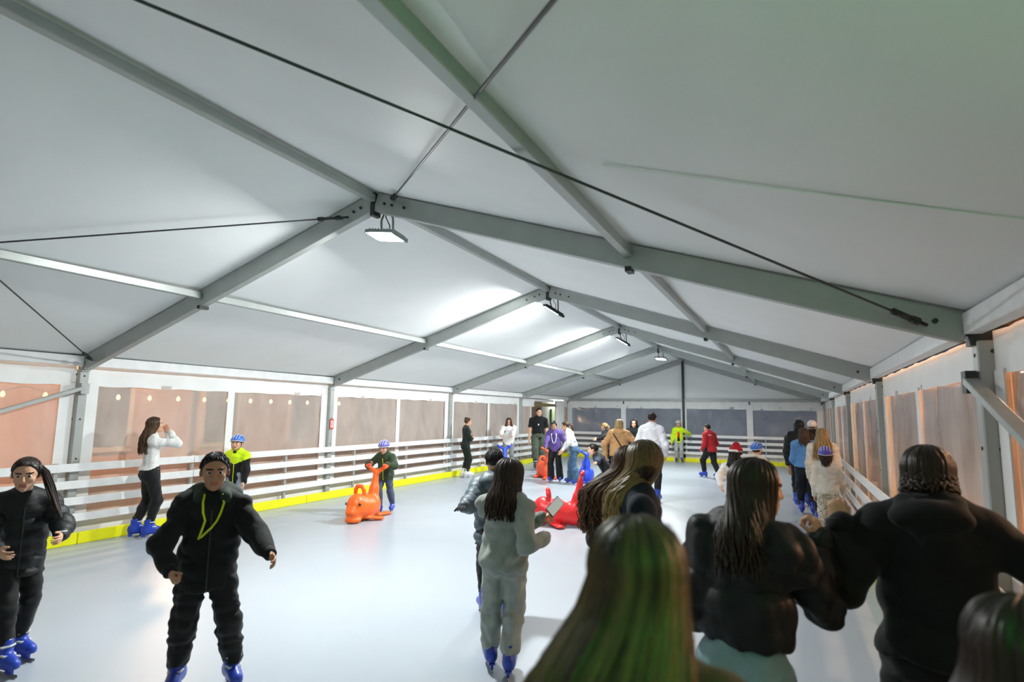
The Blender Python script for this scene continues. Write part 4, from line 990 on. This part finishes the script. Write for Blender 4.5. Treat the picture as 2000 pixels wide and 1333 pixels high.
p = person('boy in a black hooded jacket with neon yellow piping skating towards the camera', (-3.44, 2.66), 233, 1.50, kid=True, near=True, face_on=True, build=.97, skin=SKIN_D, wr=('px', 333, 1120, -1, .90), wl=('px', 528, 1084, -1, .97), er=(1, -.5, -.3), el=(-.2, -1, -.6),
    hand=('relaxed', 'fist'), fr=G(343, 1352), fl=G(449, 1342), toe=(14, -14),
    upper=dict(mat=BLK, ease=.04, hem=.40, hood=1.5, hoodmat=fabric('dark_green_lining', '243329'), wr=.017, wsc=40, flare=.02, slv=.036, name='hooded_jacket', zip=ALU_D), lower=dict(mat=LEG, ease=.02, knee=.02, ankle=.02, wr=.014), hair=hr('short', 'black'))
for pts in ([(.05, 1.25), (.055, 1.2), (.05, 1.14), (.035, 1.09), (.05, 1.03), (.065, .975)], [(-.055, 1.25), (-.065, 1.19), (-.05, 1.13), (-.03, 1.08), (.0, 1.04), (.055, .985)]):
    q = surf_path(p, pts, off=.008)
    if len(q) > 1: MB().tube(q, .0075, 6).build('neon_piping', YPIPE, p['root'], smooth=True)

person('woman in a white cropped sweater with her hands raised to her face', (-8.12, 5.26), -22, 1.65, head=(0, -8, 0), lean=(-3, 0), wl=(-.06, .17, 1.47), wr=(.08, .18, 1.45), el=(-.5, .7, -.6), er=(.6, .7, -.5), fl=(-.09, -.10, 0), fr=(.08, .03, 0), toe=(5, -5),
    upper=dict(mat=WKNIT, ease=.014, hem=.535, bust=True, waist=.9, name='sweater', hemband=True), lower=dict(mat=LEG, name='leggings', ankle=.004), hair=hr('long', 'brown', len=.40, n=200, back=.13, spread=.10))

p = person('child in a neon yellow and black jacket and blue helmet by the left barrier', (-8.13, 6.68), 206, 1.34, kid=True, face_on=True, wl=(-.20, .14, .62), wr=(.20, .16, .66), upper=dict(mat=BLK, ease=.035, hem=.40, collar=.03, zip=YPIPE, split=(.90, NEON, .45)), lower=dict(mat=JEANG, ease=.015, knee=.015, ankle=.015), hair=hr('short', 'brown'))
helmet(p, HBLUE, HWHT, LINER)

b = hd1-F(190)*.36; p = person('child in a dark green jacket and purple helmet pushing the orange seal', (b.x-.02, b.y), 194, 1.26, kid=True, face_on=True, lean=(10, 0), head=(0, 14, 0), wl=hd1+Matrix.Rotation(R_(190), 3, 'Z')@Vector((-.15, -.05, .06)), wr=hd1+Matrix.Rotation(R_(190), 3, 'Z')@Vector((.16, -.05, .06)), hand=('grip', 'grip'), pl=(0, 0, -1), pr=(0, 0, -1), dl=(.25, 1, -.25), dr=(-.1, 1, -.25), gloves=GLOVE_R,
    fl=(-.10, -.12, 0), fr=(.06, .06, 0), upper=dict(mat=GRNJ, ease=.035, hem=.42, collar=.03, zip=YPIPE), lower=dict(mat=fabric('dark_blue_jeans', '45536b'), ease=.012, knee=.01, ankle=.01), hair=hr('short', 'brown'))
helmet(p, HPUR, HWHT, LINER)

p = person('woman all in black with folded arms and a hair bun by the left barrier', (-8.12, 14.05), -48, 1.62, wl=(.10, .17, 1.10), wr=(-.08, .20, 1.05), el=(-1, -.1, -.8), er=(1, -.1, -.8), hand=('fist', 'relaxed'), skates=BOOTW, fl=(-.07, -.02, 0), fr=(.07, .05, 0),
    upper=dict(mat=fabric('black_green_top', '18241f'), ease=.01, hem=.52, bust=True, waist=.9, name='sweater'), lower=dict(mat=fabric('black_green_trousers', '16201c'), ease=.012, knee=.012, ankle=.008, up=.06), hair=hr('bun', 'brown'))

person('long-haired girl in a white cardigan bending over the blue seal', (-7.85, 16.2), 206, 1.66, lean=(16, 0), head=(0, 22, 0), face_on=True, wl=hd2+Matrix.Rotation(R_(206), 3, 'Z')@Vector((-.18, -.03, .06)), wr=hd2+Matrix.Rotation(R_(206), 3, 'Z')@Vector((.17, -.03, .06)), hand=('grip', 'grip'),
    upper=dict(mat=WKNIT, ease=.03, hem=.46, name='cardigan', flare=.02), lower=dict(mat=fabric('grey_trousers', '7d8388'), knee=.01), hair=hr('long', 'brown', len=.34, n=120, amax=150, spread=.13, back=-.02, shift=(0, .04)))

p = person('tall man in a black T-shirt and grey-green trousers near the doorway', (-7.28, 17.2), 205, 1.93, head=(14, 0, 0), face_on=True, build=1.08, wl=(-.30, .06, .86), wr=(.30, .10, .90), skates=BOOTD, fr=(.08, .22, .06), fl=(-.09, -.05, 0), fpitch=(0, -12), upper=dict(mat=BLK, ease=.03, hem=.47, sleeve='short', slv=.025, name='t_shirt'), lower=dict(mat=KHAKI, ease=.02, knee=.035, ankle=.035, wr=.01), hair=hr('short', 'dark'))
q = surf_path(p, [(0, 1.42)], off=.003)
if q: MB().box(q[0], (.035, .004, .05)).build('shirt_print', WH, p['root'])

person('person in a black and red jacket standing outside the doorway', (-9.15, 19.9), 100, 1.62, skates=None, upper=dict(mat=BLK, ease=.04, hem=.45, split=(1.12, fabric('dark_red_cloth', '8c2a30'), -.4)), lower=dict(mat=BLK), hair=hr('short', 'black'))

p = person('skater in a purple sweatshirt with a white necklace and black flared trousers', (-5.62, 14.42), 188, 1.58, lean=(8, 0), head=(0, 15, 0), face_on=True, skin=SKIN_D, wr=W(1064, 884, 14.75), wl=(-.24, .12, .84), fl=(-.13, -.02, 0), fr=(.10, .02, 0), upper=dict(mat=PURP, ease=.03, hem=.50, name='sweatshirt', hemband=True), lower=dict(mat=LEG, ease=.012, knee=.02, ankle=.045, up=.03), hair=hr('bun', 'black'))
q = surf_path(p, [(.06, 1.26), (.065, 1.18), (.04, 1.05), (.0, 1.0), (-.04, 1.05), (-.065, 1.18), (-.06, 1.26)], off=.01)
if len(q) > 2: MB().tube(q, .011, 6).build('necklace', WH, p['root'], smooth=True)

person('girl in a white top and blue jeans leaning towards the purple sweatshirt', (-5.0, 14.2), 98, 1.62, lean=(24, 0), head=(10, 10, 0), face_on=True, wl=W(1099, 880, 14.45), wr=W(1093, 888, 14.9), fl=(-.10, -.08, 0), fr=(.10, .12, 0), upper=dict(mat=WKNIT, ease=.008, hem=.56, bust=True, waist=.9, name='top'), lower=dict(mat=JEAN, ease=.012, knee=.03, ankle=.045, up=.03),
    hair=hr('pony', 'brown', tail=lambda i: [i['hc']+i['Rh']@(np.array(q)*i['hh']) for q in ((0, -.40, .25), (0, -.62, .2), (0, -.78, -.05), (0, -.8, -.4), (0, -.75, -.8), (0, -.7, -1.0))], tn=46, tw=.05))

b = G(1176, 988); p = person('boy in a black jacket crouching forward over the red seal', (b.x, b.y), 106, 1.45, kid=True, hipdrop=.16, lean=(42, 0), head=(0, 5, 0), face_on=True, wl=hd5+Matrix.Rotation(R_(106), 3, 'Z')@Vector((-.16, -.04, .06)), wr=hd5+Matrix.Rotation(R_(106), 3, 'Z')@Vector((.15, -.04, .06)), hand=('grip', 'grip'), pl=(0, 0, -1), pr=(0, 0, -1), fl=(-.14, -.05, 0), fr=(.14, .05, 0), hip=(0, -.12),
    upper=dict(mat=BLK, ease=.03, hem=.46, collar=.03, slv=.018, forearm=fabric('dark_blue_sleeve', '25345c')), lower=dict(mat=BLK, ease=.015, knee=.015, ankle=.015), hair=hr('short', 'dark'))

p = person('child in a grey puffer jacket with black gloves seen from behind', (-2.44, 4.76), 34, 1.47, kid=True, near=True, head=(0, 8, 0), wl=('px', 905, 990, -1, .96), wr=W(1010, 1030, 5.2), el=(-.3, -.3, -1), hand=('open', 'relaxed'), pl=(0, -.3, -1), gloves=GLOVE_B, fl=G(945, 1200), fr=G(990, 1218), toe=(12, -10), upper=dict(mat=GREYP, ease=.045, hem=.40, puffer=.034, per=.10, hood=1.3, wr=.005, slv=.035), lower=dict(mat=LEG, ease=.01), hair=hr('short', 'black'))

p = person('girl in a grey tracksuit with long dark hair looking at a phone', (-1.83, 3.74), 14, 1.475, kid=True, near=True, build=.94, lean=(-2, 0), head=(-12, 10, 0), twist=-10, wr=W(1063, 1052, 3.98), wl=W(1056, 1012, 4.06), er=(.05, -1, -1), el=(-1, .3, -.8), hand=('grip', 'fist'), fl=G(957, 1306), fr=G(995, 1322), toe=(24, 4),
    upper=dict(mat=GREYS, ease=.04, hem=.475, hemband=True, name='sweatshirt', slv=.03, wr=.016, wsc=40, slen=1.02, wrist=.01), lower=dict(mat=GREYS, ease=.014, knee=.016, ankle=.022, wr=.011, cuff=True), hair=hr('long', 'dark', len=.30, n=300, back=.125, spread=.11, rad=.009, tip=.2))
ph = empty('smartphone', W(1084, 990, 4.03)); tag(ph, 'smartphone held up by the girl in the grey tracksuit', 'phone')
Rm = Matrix.Rotation(R_(25), 3, 'Z') @ Matrix.Rotation(R_(48), 3, 'Y') @ Matrix.Rotation(R_(52), 3, 'X')
for nm, c, d, m in (('phone_body', (0, 0, 0), (.074, .150, .009), mat('phone_case', '22252a', rough=.4)), ('screen', (0, 0, .0055), (.066, .140, .002), emis('phone_screen', 'b9c2bd', .35)), ('camera_bump', (.018, .052, -.006), (.03, .034, .004), MATS['phone_case'])):
    mb = MB().box(c, d); mb.v = [tuple(Rm @ Vector(q)) for q in mb.v]; mb.build(nm, m, ph, bevel=.002)

person('blond person half hidden behind the camel coat reaching out to the left', (-4.42, 15.35), 78, 1.56, lean=(14, 0), wl=W(1167, 858, 15.2), wr=W(1170, 866, 15.0), face_on=True, upper=dict(mat=BLK, ease=.03, hem=.46), lower=dict(mat=BLK), hair=hr('pony', 'blonde', tail=lambda i: [i['hc']+i['Rh']@(np.array(q)*i['hh']) for q in ((0, -.42, .2), (0, -.6, .1), (0, -.62, -.2), (0, -.55, -.5))], tn=24, tw=.04))
p = person('person in a camel coat with a dark shoulder strap seen from behind', (-3.50, 12.95), 14, 1.67, wl=(-.30, .03, .86), wr=(.32, .05, .92), el=(-1, -.3, -.3), er=(1, -.3, -.3), upper=dict(mat=CAMEL, ease=.05, hem=.49, flare=.05, hood=.9, name='coat', slv=.035), lower=dict(mat=BROWN, ease=.01, knee=.01), hair=hr('long', 'blonde', len=.10, n=90, spread=.10, back=.10))
q = surf_path(p, [(-.13, 1.36), (-.06, 1.25), (.02, 1.12), (.10, .99), (.17, .88)], side=-1, off=.006)
if len(q) > 2: MB().tube(q, .017, 6).build('shoulder_strap', BROWN, p['root'], smooth=True)
person('woman with long black hair and a black coat beyond the camel coat', (-3.80, 15.6), 170, 1.66, head=(20, 8, 0), face_on=True, upper=dict(mat=BLK, ease=.04, hem=.40, name='coat'), lower=dict(mat=BLK), hair=hr('long', 'black', len=.38, n=130, amax=140, spread=.15, back=.06))
person('man in a white sweatshirt seen from behind', (-2.62, 12.2), 2, 1.83, build=1.0, head=(-8, 6, 0), lean=(5, 0), wl=(-.26, .12, .95), wr=(.27, .12, .95), upper=dict(mat=fabric('white_sweat', 'e3e4ea', bump=.3), ease=.04, hem=.45, name='sweatshirt', hemband=True, slv=.03), lower=dict(mat=LEG, ease=.015), hair=hr('short', 'dark'))
person('woman with long brown hair and an olive top left of the navy jacket', (W(1222, 880, 3.5).x, W(1222, 880, 3.5).y), -30, 1.60, near=True, head=(40, 5, 0), upper=dict(mat=OLIVE, ease=.03, hem=.46), lower=dict(mat=BLK), wr=(.2, .16, .85), wl=(-.2, .16, .85), hair=hr('long', 'brown', len=.42, n=300, spread=.13, back=.15, wave=.03, rad=.008, tip=.3, shift=(-.13, -.02)))
person('woman in a navy jacket with long brown hair turning blond at the ends', (-.71, 3.00), -70, 1.66, near=True, build=.84, head=(64, 6, 0), upper=dict(mat=NAVY, ease=.018, hem=.46), lower=dict(mat=BLK), wr=(.24, .12, .85), wl=(-.2, .2, .9), hair=hr('long', 'balayage', len=.42, n=420, spread=.13, back=.15, wave=.02, rad=.007, tip=.65, root=.25, shift=(-.06, 0)))

p = person('child in an open neon yellow jacket standing at the far end barrier', (-3.88, 22.93), 188, 1.56, kid=True, face_on=True, wl=W(1342, 846, 21.85), wr=(.26, .02, .72), el=(-1, -.2, -.6), hand=('open', 'relaxed'), upper=dict(mat=NEON, ease=.035, hem=.44, hood=.9), lower=dict(mat=fabric('light_grey_trousers', 'a7aaa6'), ease=.012, knee=.012, ankle=.012), hair=hr('short', 'brown'))
for nm, m, pts, r in (('shirt_front', fabric('orange_red_shirt', 'd8402a'), [(0, 1.15), (0, 1.08), (0, 1.0), (0, .95)], .055), ('shirt_front', BLK, [(0, .94), (0, .86), (0, .80)], .06)):
    q = surf_path(p, pts, off=-.03)
    if len(q) > 1: MB().tube(q, [r*.8]+[r]*(len(q)-1), 10).build(nm, m, p['root'], smooth=True)
helmet(p, plastic('helmet_pale', 'b9b0a2'), HWHT, LINER)

p = person('boy in a red jacket and black trousers striding at the far end', (G(1389, 934).x, G(1389, 934).y), 52, 1.58, head=(25, 4, 0), lean=(6, 0), wl=(-.20, .14, .80), wr=(.2, .22, .86), fl=G(1376, 933), fr=G(1403, 936), toe=(20, 0), upper=dict(mat=RED, ease=.03, hem=.47, hood=.8, name='jacket'), lower=dict(mat=LEG, ease=.02, knee=.02, ankle=.015), hair=hr('short', 'dark'), build=1.05)
q = surf_path(p, [(-.13, 1.24), (-.07, 1.21), (-.02, 1.26)], side=-1, off=.005)
if len(q) > 1: MB().tube(q, .012, 6).build('white_stripe', WH, p['root'], smooth=True)

p = person('child in a Santa hat and white sweater', (-.76, 9.3), -4, 1.33, kid=True, wl=('px', 1408, 950, -1, .97), upper=dict(mat=WKNIT, ease=.03, hem=.44, name='sweater'), lower=dict(mat=LEG, ease=.01), hair=hr('long', 'black', len=.20, n=90, spread=.11, back=.11, rad=.011))
h = on_head(p, 'santa_hat', [Ell((0, -.03, .32), (.40, .47, .40)), Cone((.1, -.2, .62), (.38, -.38, .35), .26, .15), Cone((.38, -.38, .35), (.46, -.42, .0), .15, .06)], SANTA, .03, cuts=[((0, 0, .26), (0, 0, 1))], wr=.012)
on_head(p, 'fur_band', [Cone((.36*math.cos(a), -.03+.43*math.sin(a), .27), (.36*math.cos(a+.4), -.03+.43*math.sin(a+.4), .27), .10, .10) for a in np.arange(0, 6.3, .4)], FUR, .03, wr=.012)
on_head(p, 'pompom', [Ell((.47, -.42, -.06), (.11, .11, .11))], FUR, .03, wr=.015)

p = person('child in a blue helmet and cream hoodie beside the Santa hat', (-.56, 10.95), -30, 1.32, kid=True, upper=dict(mat=CREAM, ease=.035, hem=.44, hood=1.1, name='hoodie'), lower=dict(mat=JEAN), hair=hr('short', 'dark'))
helmet(p, HBLUE, HWHT, LINER)

# queue by the right barrier
p = person('person in a black hooded puffer at the head of the right-hand queue', (.16, 13.35), 4, 1.72, upper=dict(mat=BLKP, ease=.06, hem=.45, puffer=.03, per=.11), lower=dict(mat=BLK, ease=.015), hair=hr('long', 'black', len=.05, n=20))
on_head(p, 'hood', [Ell((0, -.08, .1), (.46, .50, .50)), Ell((0, -.20, -.25), (.45, .36, .35))], BLKP, .035, wr=.015, sub=[Ell((0, .5, 0), (.33, .35, .4))])
t = empty('tote_bag', W(1549, 906, 12.0)); tag(t, 'tan tote bag hanging beside the person in the black hooded puffer', 'bag')
pr = [Cone((0, 0, -.16), (0, 0, .14), .10, .085, (0, 1, 0), .35)]; g = Grid(pr, .012); V = g.wrinkle(g.union(pr), .006, 24, 1); Pq, Qq = g.nets(V); mesh_obj('bag_body', Pq, Qq, CAMEL, t); MB().tube([(-.06, 0, .18), (-.04, 0, .34), (.04, 0, .36), (.06, 0, .18)], .01, 6).build('bag_strap', CAMEL, t, smooth=True)
p = person('person in a white beanie beyond the black hooded puffer', (.42, 14.1), 0, 1.70, upper=dict(mat=BLK, ease=.05, hem=.45), lower=dict(mat=BLK), hair=hr('short', 'dark'))
on_head(p, 'beanie', [Ell((0, -.03, .20), (.42, .50, .43))], FUR, .03, cuts=[((0, 0, .02), (0, -.2, .98))], wr=.008)
person('woman in a light blue sweater and black trousers in the right-hand queue', (.22, 12.3), 3, 1.58, wl=('px', 1562, 918, 1, .95), el=(-1, -.4, -.2), fl=(-.09, .05, 0), fr=(.10, -.06, 0), upper=dict(mat=SKYB, ease=.03, hem=.52, name='sweater', slv=.03), lower=dict(mat=NAVY, ease=.02, knee=.025, ankle=.012), hair=hr('long', 'brown', len=.24, n=140, spread=.1, back=.12))
person('woman with long blond hair and a cream sweater in the right-hand queue', (.47, 11.1), 0, 1.60, upper=dict(mat=CREAM, ease=.03, hem=.46, name='sweater'), lower=dict(mat=BLK), hair=hr('long', 'blonde', len=.42, n=180, spread=.14, back=.14))
p = person('small child in a purple helmet, cream top and leopard trousers', (.47, 10.2), -2, 1.32, kid=True, wr=(.22, .18, .62), upper=dict(mat=CREAM, ease=.035, hem=.46, name='sweater'), lower=dict(mat=lm, ease=.015, knee=.018, ankle=.015), hair=hr('long', 'dark', len=.18, n=80, spread=.06, back=.11))
helmet(p, HPUR, HWHT, LINER)

# foreground
person('woman in a black puffer jacket and pale jeans raising her right hand', (-.195, 2.46), -14, 1.63, near=True, build=.88, head=(-50, 4, 0), face_on=True, lean=(4, 3), wr=W(1601, 1056, 2.33), er=(.2, .1, -1), wl=(-.12, .24, 1.02), el=(-.5, -1, -.6), hand=('relaxed', 'grip'), dr=(-.15, .1, 1), pr=(-1, .2, 0), fl=(-.12, .03, 0), fr=(.12, -.05, 0),
    upper=dict(mat=BLKP, ease=.05, hem=.565, puffer=.032, per=.13, collar=.05, wr=.016, slv=.038, wrist=.014, wsc=40), lower=dict(mat=JEANP, name='jeans', ease=.02, knee=.03, ankle=.03), hair=hr('long', 'dark', len=.32, n=380, spread=.09, back=.15, rad=.0075, tip=.15))
person('person in a bulky black coat at the right holding out the left arm', (.48, 2.80), -10, 1.69, near=True, build=.92, lean=(6, 0), head=(0, 10, 0), wl=W(1637, 1020, 2.40), el=(-.2, -.45, -1), wr=(.46, .02, .98), er=(1, -.3, -.3), hand=('grip', 'relaxed'), pl=(0, 1, -.3), fl=(-.13, .03, 0), fr=(.13, -.03, 0),
    upper=dict(mat=BLK, ease=.06, hem=.51, hood=1.0, collar=.06, wr=.015, slv=.032, wrist=.012, name='coat', wsc=36, flare=.01), lower=dict(mat=LEG, ease=.03, knee=.03, ankle=.03), hair=hr('long', 'dark', len=.08, n=260, spread=.10, back=.11, rad=.008, tip=.2))
person('nearest skater seen from behind, long streaked brown hair filling the foreground', (-.25, 1.04), 12, 1.605, near=True, build=.84, upper=dict(mat=OLIVE, ease=.03, hem=.46), lower=dict(mat=BLK), wl=(-.2, .15, .8), wr=(.2, .15, .8), head=(6, 4, 0), hair=hr('long', 'near', len=.55, n=900, spread=.14, back=.14, rad=.0065, tip=.3, shift=(-.05, 0), clump=11))
person('skater with dark brown hair cut off by the bottom right corner', (.33, 1.24), -8, 1.50, near=True, upper=dict(mat=OLIVE, ease=.04, hem=.46), lower=dict(mat=BLK), wl=(-.18, .15, .8), wr=(.2, .15, .8), hair=hr('long', 'dark', len=.40, n=400, spread=.16, back=.14, rad=.008, tip=.2))
